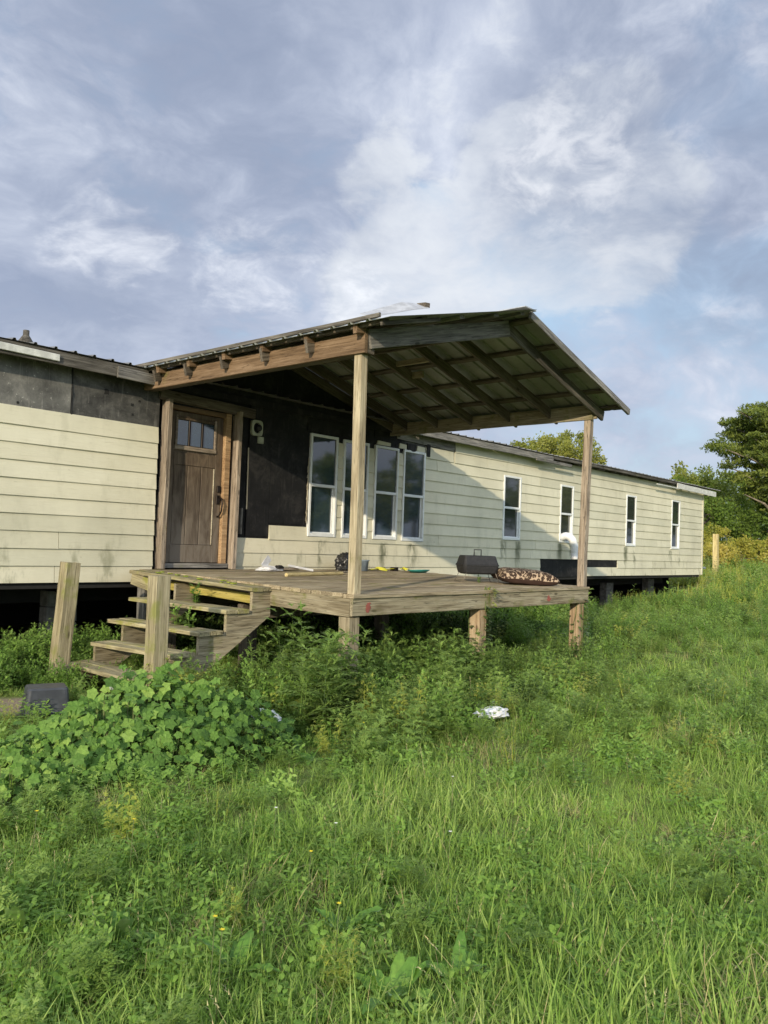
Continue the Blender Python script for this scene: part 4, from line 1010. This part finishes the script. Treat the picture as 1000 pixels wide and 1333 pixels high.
# grass
P = np.concatenate([wedge(6200, 1.1, 4.2, seed=1), wedge(13000, 4.0, 9.5, seed=2), wedge(12000, 9.0, 22, seed=3), wedge(3000, .3, 3.0, 1.6, 1.0, seed=33)])
keep = ~(inhouse(P) | (indeck(P) & (r0.random(len(P)) > .25)) | instair(P) | (dirt(P) & (r0.random(len(P)) > .03))) & (P[:, 1] < 8.9) | (P[:, 0] > 25.2)
keep &= ~(bushmask(P, .8) & (r0.random(len(P)) > .2))
P = P[keep]; n = len(P); v = vnoise(P, .9, 1); nearbush = (((P[:, 0] - 2.75) / 1.5) ** 2 + ((P[:, 1] - 4.2) / 1.0) ** 2) < 1; sc = r0.uniform(.5, 1.05, n) * (.58 + .42 * v)
d_ = P @ F; sc *= np.where(d_ < 2.2, .8, 1.0) * np.where(d_ > 9, 1.15, 1) * np.where(nearbush, .60, 1) * np.where((P[:, 1] > 5.3) & (P[:, 0] < 3.9), .5, 1)
ix = r0.choice(10, n, p=[.16, .16, .15, .15, .08, .08, .08, .08, .055, .005]); ix = np.where((vnoise(P, 1.7, 9) > .84) & (r0.random(n) < .35), 8, ix)
scatter('grass', 'grass', put(P), sc, ix, .22, 'long uncut green grass over the whole yard in front of the house', 'grass', 11)
# weeds mixed through the grass
P = np.concatenate([wedge(950, 1.2, 4.2, seed=4), wedge(2700, 4.0, 10, seed=5), wedge(4200, 9.5, 22, seed=6)])
v = vnoise(P, .7, 3); keep = ~(inhouse(P) | instair(P) | dirt(P)) & (r0.random(len(P)) < .25 + .75 * v) & ((P[:, 1] < 8.9) | (P[:, 0] > 25)); P = P[keep]; n = len(P)
keepd = ~(indeck(P) & (r0.random(n) > .5)); P = P[keepd]; n = len(P)
ix = r0.choice(9, n, p=[.14, .13, .12, .15, .14, .12, .15, .04, .01]); ix = np.where((P @ F < 6) & np.isin(ix, [3, 4, 5]) & (r0.random(n) < .75), r0.choice([0, 1, 2, 6, 6, 7], n), ix)
scatter('weeds', 'weeds', put(P), r0.uniform(.5, .95, n) * np.where(P @ F > 5, 1.1, .85), ix, .2, 'low mixed broadleaf and feathery weeds growing through the grass', 'weeds', 12)
# taller brush: along the house, under the deck, around stairs
def box_pts(n, x0, x1, y0, y1, seed): r = np.random.default_rng(seed); return np.column_stack([r.uniform(x0, x1, n), r.uniform(y0, y1, n)])
parts_, scl, idx = [], [], []
def addb(p, s0, s1, choice): parts_.append(p); scl.append(r0.uniform(s0, s1, len(p))); idx.append(r0.choice(choice, len(p)))
addb(box_pts(150, 10.6, 15.5, 7.6, 8.9, 1), .55, 1.1, [0, 1, 2, 5, 6, 3]); addb(box_pts(150, 15.5, 24.5, 7.8, 8.7, 15), .22, .5, [0, 1, 2, 5, 6, 3])          # right foot of the house
addb(box_pts(420, 10.3, 25.0, 5.2, 7.8, 2), .35, .68, [0, 1, 2, 3, 4, 5, 7])
addb(box_pts(120, 5.6, 10.3, 8.3, 9.6, 3), .6, 1.0, [5, 6])                        # dark under the deck
addb(box_pts(210, 6.2, 11.0, 6.8, 8.8, 4), .5, 1.05, [5, 6, 0, 5, 6])
addb(box_pts(90, 5.9, 10.4, 4.7, 5.7, 5), .35, .62, [0, 1, 5, 3, 4])
addb(box_pts(150, 2.4, 5.3, 8.2, 9.4, 6), .40, .72, [5, 6, 0, 1])                  # left crawl space
addb(box_pts(100, 2.2, 3.75, 7.5, 8.5, 7), .35, .6, [5, 0, 1, 2])
addb(box_pts(34, 4.3, 5.2, 6.6, 7.7, 8), .30, .5, [0, 1, 5, 2])                    # through the stairs
addb(box_pts(75, 4.4, 7.6, 4.5, 6.1, 9), .5, .92, [3, 4, 3, 0, 1]); addb(box_pts(12, 3.75, 4.05, 7.25, 7.65, 19), .35, .55, [0, 1, 5])
addb(box_pts(130, 3.9, 8.6, 3.6, 5.0, 10), .30, .62, [3, 4, 0, 1, 7, 5])
addb(box_pts(14, 3.9, 4.6, 5.7, 6.3, 12), .5, .7, [7, 3, 7])
addb(box_pts(260, 12, 24, 1.5, 6.0, 13), .28, .5, [0, 1, 3, 7, 2])
addb(box_pts(160, 24.5, 34, 7.0, 14, 14), .6, 1.2, [0, 2, 3, 7, 7])
PB = np.concatenate(parts_); SB = np.concatenate(scl); IB = np.concatenate(idx)
k_ = ~(PB[:, 0] < 24.8) | (PB[:, 1] < 8.62) | (PB[:, 1] < 9.4) & (PB[:, 0] < 24)
scatter('undergrowth', 'brush', put(PB[k_]), SB[k_], IB[k_], .2, 'tall leafy undergrowth crowding the crawl space and the deck posts', 'undergrowth', 13)
# far meadow
P = np.concatenate([wedge(9000, 20, 45, .70, 2, seed=7), wedge(9000, 43, 110, .75, 3, seed=8)]); P = P[~((P[:, 1] > 8.5) & (P[:, 0] < 25.4) & (P[:, 1] < 14))]
n = len(P); ix = r0.choice(5, n, p=[.28, .28, .26, .12, .06]); dd = P @ F
scatter('meadow', 'meadow', put(P), r0.uniform(.7, 1.3, n) * np.where(dd > 43, 2.2, 1.25), ix, .15, 'sunlit yellow green meadow beyond the far end of the house', 'meadow', 14)

# ---- single plants
def palm_leaf():
    """broad lobed leaf with a folded midrib, stem end at origin, lying along +X"""
    ang_ = np.linspace(-2.75, 2.75, 15); vs = [(0, 0, 0), (.5, 0, .03)]; 
    for i, a in enumerate(ang_):
        lobe = 1 + .24 * math.cos(a * 5.2); rr_ = .52 * lobe * (1 if abs(a) < 2.3 else .85)
        x, y = .48 + rr_ * math.cos(a), rr_ * math.sin(a) * 1.02
        vs.append((x, y, .10 - .35 * (y * y) - .18 * max(0, x - .5) ** 1 + .03 * math.sin(i * 2.2)))
    fs = [(1, 2 + i, 3 + i) for i in range(14)] + [(1, 16, 0), (1, 0, 2)]
    return vs, fs
plv, plf = palm_leaf(); LEAFM = [mesh('leaf', [(a, b, c * z) for a, b, c in plv], plf, M['bush'], False, [v] * len(plv)) for z, v in ((1, 0), (1.9, .3), (.5, .55), (1.3, .8), (2.4, .45), (1.0, 1.25))]
def leaf_matrix(p, nrm, az, s):
    z = Vector(nrm).normalized(); x = Vector((math.cos(az), math.sin(az), 0)); x = (x - z * x.dot(z)).normalized(); y = z.cross(x)
    Mx = Matrix((x * s, y * s, z * s)).transposed().to_4x4(); Mx.translation = p; return Mx
def broad_bush(name, label, cx, cy, a, b, H, n, s0, s1, seed, rotz=0.0, back=.12):
    r = random.Random(seed); root = thing(name, label, 'bush', (cx, cy, TZ(cx, cy))); lv = []; stem = MB()
    for i in range(n):
        q = math.sqrt(r.random()) * .98; t = r.uniform(0, 6.283); u, v = q * math.cos(t), q * math.sin(t)
        hh = H * (1 - q ** 2.2) ** .6 * (.68 + .26 * math.sin(4.1 * u + 1.7 * seed) * math.cos(3.7 * v + seed) + .16 * math.sin(9.5 * u + v * 7)) * (1 + .45 * u)
        x, y = cx + a * (u * math.cos(rotz) - v * math.sin(rotz) * b / a), cy + a * u * math.sin(rotz) + b * v * math.cos(rotz)
        z = TZ(x, y) + max(.04, hh * (1 - .55 * r.random() ** 2.2) + r.uniform(-.03, .05) + (.08 * r.random() if r.random() < .12 else 0))
        nrm = Vector((u * .55 - .42, v * .6 - .45, .80)) + Vector((r.uniform(-.7, .7), r.uniform(-.7, .7), r.uniform(-.2, .2)))
        az = math.atan2(-.55 + v * .4, -.35 + u * .6) + r.uniform(-1.1, 1.1); s = r.uniform(s0, s1) * (1 - .2 * q)
        q_edge = q > .78 and r.random() < .55
        if q_edge: continue
        lv.append((Vector((x, y, z)), nrm, az, s)); stem.add(strip(Vector((x, y, z)) - Vector((cx, cy, TZ(cx, cy))), Vector((-.3 * u, -.3 * v, -1)), max(.05, hh * .9), .006, 0, 2), .3)
    lv.sort(key=lambda e: (e[0] - Vector((0, 0, 1.5))).length - e[3] * 8 - e[0].z * 3)
    for (p, nn, az, s) in lv[:300]:
        o = bpy.data.objects.new('leaf', r.choice(LEAFM)); link(o, root, leaf_matrix(p, nn, az, s))
    if lv[300:]:
        m = MB(); o0 = Vector((cx, cy, TZ(cx, cy)))
        for (p, nn, az, s) in lv[300:]:
            Mx = leaf_matrix(p - o0, nn, az, s); m.add(([Mx @ Vector(q) for q in plv], plf), r.random())
        tag(obj('foliage', m.mesh('foliage', M['bush']), root, Matrix.Translation(o0)), kind='stuff')
    tag(obj('stems', stem.mesh('stems', M['stem']), root, Matrix.Translation((cx, cy, TZ(cx, cy)))), kind='stuff')
    return root
broad_bush('broadleaf_bush', 'sprawling bush of big lobed leaves in front of the stairs', 3.05, 4.72, 1.18, .66, .52, 3000, .032, .092, 3, rotz=-.12)
broad_bush('broadleaf_bush', 'lower patch of lobed leaves spreading to the left edge beside the big bush', 2.14, 4.62, .70, .46, .28, 820, .036, .078, 9)

def plant(name, label, cat, m, mt, x, y, s=1.0, group=None, rz=0):
    o = obj(name, m.mesh(name, mt), None, T(x, y, TZ(x, y)) @ rot(random.uniform(-4, 4), random.uniform(-4, 4), rz) @ Matrix.Scale(s, 4)); return tag(o, label, cat, group)
plant('ragweed_plant', 'tallest ragweed, in front of the deck corner, with finely cut leaves', 'weed plant', ferny(11, .95, 201, L=.24, per=17, spread=.24, w=.026), M['ragweed'], 4.80, 4.98, .98)
plant('ragweed_plant', 'bushy ragweed between the broad leaved bush and the near deck post', 'weed plant', ferny(9, .80, 202, L=.22, per=15, spread=.25, w=.024), M['ragweed'], 4.50, 4.70, .92)
plant('ragweed_plant', 'ragweed leaning against the near deck support post', 'weed plant', ferny(7, .80, 203, L=.20, per=15, spread=.16, w=.022), M['ragweed'], 5.15, 4.92, .92)
plant('spindly_weed', 'spindly upright weed just right of the near deck support', 'weed plant', leafy(3, .85, .15, .035, 204, per=16, spread=.05, branch=1, droop=.4), M['ragweed'], 6.05, 5.1, .82)
plant('spindly_weed', 'thin upright weed in the dark gap under the deck front', 'weed plant', leafy(3, .65, .13, .03, 205, per=14, spread=.05, branch=1), M['weed'], 7.1, 4.85, .7)
plant('goldenrod', 'yellow green goldenrod clump in the grass below the deck front', 'weed plant', ferny(8, .55, 206, L=.10, per=16, spread=.16, w=.014), M['golden'], 4.92, 3.95, .85)
plant('goldenrod', 'smaller yellow green clump right of the near deck support', 'weed plant', ferny(5, .50, 207, L=.09, per=14, spread=.12, w=.014), M['golden'], 5.0, 4.45, .85)
plant('goldenrod', 'yellow green clump at the foot of the upright newel post', 'weed plant', ferny(7, .55, 208, L=.10, per=15, spread=.16, w=.014), M['golden'], 4.22, 5.95, .85)
def sprout(name, label, x, y, z, s, seed, mt='weed'):
    o = obj(name, leafy(4, .22, .10, .05, seed, per=6, spread=.05, branch=1).mesh(name, M[mt]), None, T(x, y, z) @ Matrix.Scale(s, 4)); tag(o, label, 'plant')
sprout('sprout', 'leafy shoot growing up through the top of the stairs', 5.16, 7.15, .80, 1.0, 221); sprout('sprout', 'leafy shoot between the second and third stair treads', 4.86, 7.05, .60, 1.0, 222); sprout('sprout', 'paired leaves poking out behind the third stair tread', 4.82, 6.72, .60, .8, 223)
sprout('sprout', 'tiny green seedling on the deck in front of the grill', 9.0, 6.15, 1.03, .5, 224)
def dock(label, x, y, s, seed, n=15):
    r = random.Random(seed); root = thing('dock_plant', label, 'plant', (x, y, TZ(x, y)), 'broad leaved docks in the near grass')
    for i in range(n):
        d = rd(r, r.uniform(.35, 1.25)); v, f = strip((0, 0, 0), d, .24 * r.uniform(.6, 1.1), .066 * r.uniform(.7, 1.15), r.uniform(.9, 1.9), 8, shape=lambda t: max(.10, math.sin(math.pi * min(.985, t ** .85 * .93 + .05)) ** .55) * (1 if t > .25 else .35 + 2.6 * t))
        # fold along the midrib
        v2, f2 = [], []
        for k in range(0, len(v) - 1, 2):
            mid = (v[k] + v[k + 1]) / 2 - Vector((0, 0, .010)); wv = .007 * math.sin(k * 1.9 + i); v2 += [v[k] + Vector((0, 0, wv)), mid, v[k + 1] - Vector((0, 0, wv))]
        if len(v) % 2: v2.append(v[-1])
        rows = (len(v) // 2)
        for k in range(rows - 1): a = 3 * k; f2 += [(a, a + 1, a + 4, a + 3), (a + 1, a + 2, a + 5, a + 4)]
        obj('leaf', mesh('leaf', v2, f2, M['dock'], True, [r.random()] * len(v2)), root, T(x, y, TZ(x, y) + .01) @ Matrix.Scale(s, 4))
    return root
dock('broad leaved dock at the left edge of the near grass', 1.42, 2.95, 1.0, 301, 17); dock('dock with wide leaves second from the left edge', 1.62, 2.60, .85, 302)
dock('dock with upright pale leaves low in the near grass', 2.28, 2.12, .8, 303); dock('large dock rosette at the bottom of the picture', 2.05, 1.68, .95, 304, 20); dock('dock clump right beside the large bottom rosette', 2.28, 1.60, .8, 305)
dock('dock poking out of the grass near the middle', 1.78, 2.15, .75, 306); dock('small dock in the grass midway to the bush', 2.2, 3.1, .7, 307)
# flowers
for i, (x, y, c) in enumerate(((1.55, 1.95, 'flower'), (1.6, 2.05, 'flower'), (1.68, 3.4, 'flower'), (4.3, 3.9, 'flower'), (4.62, 3.85, 'flower'), (2.6, 2.9, 'wflower'), (2.35, 2.4, 'flower'), (2.9, 2.1, 'wflower'), (2.7, 2.6, 'wflower'), (1.9, 3.0, 'flower'), (3.6, 2.6, 'wflower'), (2.0, 1.9, 'flower'))):
    rt = thing('wildflower', 'tiny %s flower on a thin stem in the grass' % ('yellow' if c == 'flower' else 'white'), 'flower', (x, y, TZ(x, y)), 'tiny %s wildflowers in the grass' % ('yellow' if c == 'flower' else 'white'))
    h = random.uniform(.24, .32); z0 = TZ(x, y); tube('stem', [(x, y, z0), (x + .01, y, z0 + h)], .0015, M['stem'], rt, n=4)
    m = MB()
    for k in range(6): m.add(strip((0, 0, 0), (math.cos(k * 1.05), math.sin(k * 1.05), .5), .010, .007, .2, 2, shape=leafshape), .5)
    obj('petals', m.mesh('petals', M[c]), rt, T(x + .01, y, z0 + h))
# vines on the posts
def vine(label, x, y, z0, z1, s, n, seed, mt='vine', hang=None):
    r = random.Random(seed); root = thing('vine', label, 'vine', (x, y, z0)); m = MB(); st_ = MB()
    for i in range(n):
        t = r.random(); z = (z1 - z0) * t ** .9; a = r.uniform(-1.7, .9) if r.random() < .8 or t > .75 else r.uniform(0, 6.283) ; c, q = math.cos(a), math.sin(a); e = s / max(abs(c), abs(q)) + r.uniform(.005, .05) * (1.4 - t)
        p = Vector((c * e, q * e, z)); L = r.uniform(.035, .075); m.add(strip(p, Vector((c, q, r.uniform(-.6, .4))) + rd(r) * .5, L, L * .75, .8, 3, shape=leafshape), r.random())
    for k in range(4):
        a = r.uniform(0, 6.28); pts = []; 
        for j in range(9):
            t = j / 8; a += r.uniform(-.3, .3); c, q = math.cos(a), math.sin(a); e = s / max(abs(c), abs(q)) + .008; pts.append(Vector((c * e, q * e, (z1 - z0) * t)))
        st_.add(tube_data(pts, [.006] * 9, 4), .3)
    obj('leaves', m.mesh('leaves', M[mt]), root, T(x, y, z0)); tag(obj('stems', st_.mesh('stems', M['stem']), root, T(x, y, z0)), kind='stuff')
vine('green vine climbing the middle deck support to the rim board', 7.75, 5.30, 0, .84, .075, 260, 401); vine('dark vine wrapped round the far deck support', 10.12, 5.30, .0, .86, .078, 330, 402)
vine('thin yellowing vine hanging on the deck rim above the middle support', 7.78, 5.18, .78, 1.06, .03, 36, 403, 'golden')

# ---- trees
def crown_mesh(name, clusters, per, leaf, mt, seed, flat=1.0, lw=.6):
    """clusters: (x, y, z, r). leaf sized quads gathered round each cluster centre"""
    r = np.random.default_rng(seed); C_ = np.array(clusters); n = len(C_) * per
    c = np.repeat(C_, per, 0); u = r.normal(0, 1, (n, 3)); u /= np.linalg.norm(u, axis=1)[:, None]; q = r.random(n) ** .45
    p = c[:, :3] + u * (c[:, 3] * q)[:, None] * np.array([1, 1, flat])
    d = r.normal(0, 1, (n, 3)) + u * .8; d /= np.linalg.norm(d, axis=1)[:, None]; s = np.cross(d, r.normal(0, 1, (n, 3)) + np.array([0, 0, .6])); s /= np.linalg.norm(s, axis=1)[:, None]
    L = leaf * r.uniform(.6, 1.3, n)[:, None]; v = np.stack([p - d * L * .5, p + s * L * lw * .5, p + d * L * .5, p - s * L * lw * .5], 1).reshape(-1, 3)
    me = bpy.data.meshes.new(name); me.vertices.add(4 * n); me.vertices.foreach_set('co', v.astype(np.float32).ravel()); me.loops.add(4 * n); me.loops.foreach_set('vertex_index', np.arange(4 * n, dtype=np.int32))
    me.polygons.add(n); me.polygons.foreach_set('loop_start', np.arange(0, 4 * n, 4, dtype=np.int32)); me.polygons.foreach_set('loop_total', np.full(n, 4, np.int32)); me.update(calc_edges=True); me.materials.append(mt)
    cv = np.repeat(np.repeat(r.random(len(C_)), per) * .6 + r.random(n) * .4, 4); at = me.attributes.new('var', 'FLOAT', 'POINT'); at.data.foreach_set('value', cv.astype(np.float32)); return me
def round_clusters(n, rx, ry, rz, cz, cr, seed, lump=.25, low=-.5):
    r = random.Random(seed); out = []
    while len(out) < n:
        d = Vector((r.gauss(0, 1), r.gauss(0, 1), r.gauss(0, 1))).normalized()
        if d.z < low: continue
        k = (1 - lump) + lump * (.5 + .5 * math.sin(d.x * 4 + seed) * math.sin(d.y * 4.4 + seed * 2 + d.z * 3)) * 1.3; q = r.uniform(.62, 1.0) * k
        out.append((d.x * rx * q, d.y * ry * q, cz + d.z * rz * q, cr * r.uniform(.6, 1.25)))
    return out
def trunk_mesh(clusters, h, r0_, mt, seed, nlimb=9, lean=(0, 0)):
    r = random.Random(seed); m = MB(); P_ = [Vector((lean[0] * t * t * h, lean[1] * t * t * h, h * t)) for t in (0, .3, .6, 1)]
    m.add(tube_data([p + Vector((0, 0, -.2 if i == 0 else 0)) for i, p in enumerate(P_)], [r0_ * k for k in (1.2, .9, .7, .4)], 8)); cs = sorted(r.sample(clusters, min(nlimb, len(clusters))), key=lambda c: c[2])
    for c in cs:
        t = r.uniform(.4, .95); b = P_[0].lerp(P_[3], t); e = Vector(c[:3]); mid = b.lerp(e, .5) + Vector((0, 0, .08 * (e - b).length))
        m.add(tube_data([b, mid, e], [r0_ * .38, r0_ * .22, r0_ * .06], 5))
    return m
def tree(name, label, x, y, clusters, per, leaf, mt, h, r_, seed, bark='bark', group=None, z=None, lean=(0, 0), nlimb=9, flat=1.0, lw=.6, cat='tree'):
    root = thing(name, label, cat, (x, y, z if z is not None else TZ(x, y)), group); z = root.location.z if False else (z if z is not None else TZ(x, y))
    obj('crown', crown_mesh('crown', clusters, per, leaf, M[mt], seed, flat, lw), root, T(x, y, z)); obj('trunk', trunk_mesh(clusters, h, r_, M[bark], seed, nlimb, lean).mesh('trunk', M[bark]), root, T(x, y, z)); return root
tree('oak_tree', 'round topped yellow green tree showing above the roof behind the house', 36.0, 19.7, round_clusters(70, 2.3, 2.3, 1.9, 4.75, .50, 5, .12, -.7) + [(a - .2, b + 1.6, c - .35, d) for a, b, c, d in round_clusters(40, 1.6, 1.6, 1.4, 5.2, .4, 6)], 200, .14, 'oak', 4.6, .22, 5)
# pine made of flat sprays on long limbs
def pine():
    r = random.Random(12); cl = []; m = MB(); x0, y0 = 45.6, 11.6; z0 = TZ(x0, y0)
    m.add(tube_data([Vector((0, 0, -.2)), Vector((-.15, .1, 2.5)), Vector((.1, 0, 5.2)), Vector((.0, .1, 7.0)), Vector((.1, 0, 8.3))], [.32, .27, .2, .11, .03], 9))
    for k in range(58):
        t = r.random() ** .85; z = 2.7 + 5.6 * t; a = r.uniform(0, 6.283); R_ = (1.2 + 2.9 * math.sin(math.pi * min(1, .22 + .78 * (1 - t))) ** .8) * r.uniform(.78, 1.0)
        if t > .85: R_ *= .55
        e = Vector((math.cos(a) * R_, math.sin(a) * R_, z + R_ * .16)); b = Vector((0, 0, z - .6)); mid = b.lerp(e, .5) + Vector((0, 0, -.1))
        m.add(tube_data([b, mid, e], [.085, .055, .02], 5))
        for j in range(12):
            q = .30 + .70 * (j + 1) / 12; p = b.lerp(e, q) + Vector((r.gauss(0, .45), r.gauss(0, .45), .12 + r.gauss(0, .10))); cl.append((p.x, p.y, p.z, r.uniform(.36, .66)))
    root = thing('pine_tree', 'tall layered pine with pale limbs rising at the right edge', 'tree', (x0, y0, z0))
    obj('crown', crown_mesh('crown', cl, 135, .20, M['pine'], 3, .34, .38), root, T(x0, y0, z0)); obj('trunk', m.mesh('trunk', M['palebark']), root, T(x0, y0, z0))
    # dead pale limb low on the camera side
    obj('bare_limb', (lambda q: (q.add(tube_data([Vector((0, 0, 1.6)), Vector((-1.0, .5, 2.6)), Vector((-2.0, .9, 3.3)), Vector((-3.2, 1.5, 3.7))], [.12, .09, .06, .02], 6)), q.add(tube_data([Vector((-1.0, .5, 2.6)), Vector((-1.5, .8, 3.5)), Vector((-1.7, 1.0, 4.4))], [.07, .04, .02], 5)), q)[-1])(MB()).mesh('bare_limb', M['palebark']), root, T(x0, y0, z0))
pine()
tree('broadleaf_tree', 'dense rounded dark green tree just right of the end of the house', 43.0, 16.0, round_clusters(95, 3.0, 3.0, 2.35, 2.1, .48, 21, .3, -.75), 120, .17, 'thicket', 2.6, .18, 21)
tree('broadleaf_tree', 'dark green tree under the pine at the right edge', 46.2, 13.0, round_clusters(80, 2.6, 2.6, 2.0, 1.9, .48, 22, .3, -.75), 110, .17, 'thicket', 2.4, .18, 22)
tree('broadleaf_tree', 'far yellow green tree peeking over the roof at the right', 56.2, 21.8, round_clusters(70, 3.2, 3.2, 2.9, 4.0, .6, 23, .35, -.7), 100, .24, 'oak', 4, .2, 23)
tree('broadleaf_tree', 'loose olive tree between the roof end and the pine', 53.4, 18.6, round_clusters(70, 2.8, 2.8, 3.0, 3.9, .55, 24, .35, -.7), 100, .22, 'pine', 4, .2, 24)
tree('broadleaf_tree', 'wide green tree far behind the pine', 60, 19.0, round_clusters(80, 4.5, 4.5, 3.4, 3.6, .7, 25, .3, -.7), 100, .26, 'thicket', 4, .2, 25)
labs = ['yellow shrub right beside the lone fence post', 'yellowing shrub nearest the end of the house', 'golden shrub at the foot of the dark rounded tree', 'yellow shrub second from the right edge', 'low yellow shrub at the right edge under the pine', 'pale yellow shrub in front of the tree under the pine', 'straw coloured shrub behind the lone fence post']
for i, (x, y, w, h) in enumerate(((36.5, 11.9, 1.5, 1.35), (34.5, 12.6, 1.3, 1.2), (38.5, 13.3, 1.6, 1.5), (39.5, 11.6, 1.7, 1.3), (40.5, 10.4, 1.7, 1.5), (42.5, 11.5, 1.8, 1.6), (33.8, 11.5, .9, .8))):
    tree('shrub', labs[i], x, y, round_clusters(34, w, w, h, .35, .30, 40 + i, .3, -.15), 100, .13, 'yshrub', .5, .05, 40 + i, cat='shrub', group='yellow shrubs beyond the house end')
# tree belt across the meadow and behind the photographer: copies of three kinds
belt = []
for k, (mt, sd) in enumerate((('thicket', 51), ('oak', 52), ('pine', 53))):
    cl = round_clusters(70, 3.6, 3.6, 3.4, 4.4, .8, sd, .35, -.8); belt.append((crown_mesh('crown', cl, 75, .38, M[mt], sd), trunk_mesh(cl, 4.5, .25, M['bark'], sd).mesh('trunk', M['bark'])))
rb = random.Random(77); nb_ = 0
sides = [(a, rb.uniform(58, 78)) for a in range(-176, -96, 6)] + [(a, rb.uniform(60, 74)) for a in range(-93, -8, 3)] + [(a, rb.uniform(58, 78)) for a in range(-8, 180, 6)]
for a, dist in sides:
    az = R(a + rb.uniform(-2, 2)); x, y = dist * math.cos(az), dist * math.sin(az)
    if -8 < a < 56: dist += 34; x, y = dist * math.cos(az), dist * math.sin(az)
    k = rb.randrange(3); s = rb.uniform(.75, 1.15) * (.52 if -93 <= a < -38 else 1) * (1.15 if -38 <= a < -8 else 1); root = link(bpy.data.objects.new('belt_tree', None), None, T(x, y, TZ(x, y)) @ rot(0, 0, rb.uniform(0, 360)) @ Matrix.Scale(s, 4))
    tag(root, 'one of the many distant trees closing off the far side of the meadow', 'tree', 'distant belt of trees round the field')
    for me, nm in zip(belt[k], ('crown', 'trunk')):
        o = bpy.data.objects.new(nm, me); COL.objects.link(o); o.parent = root
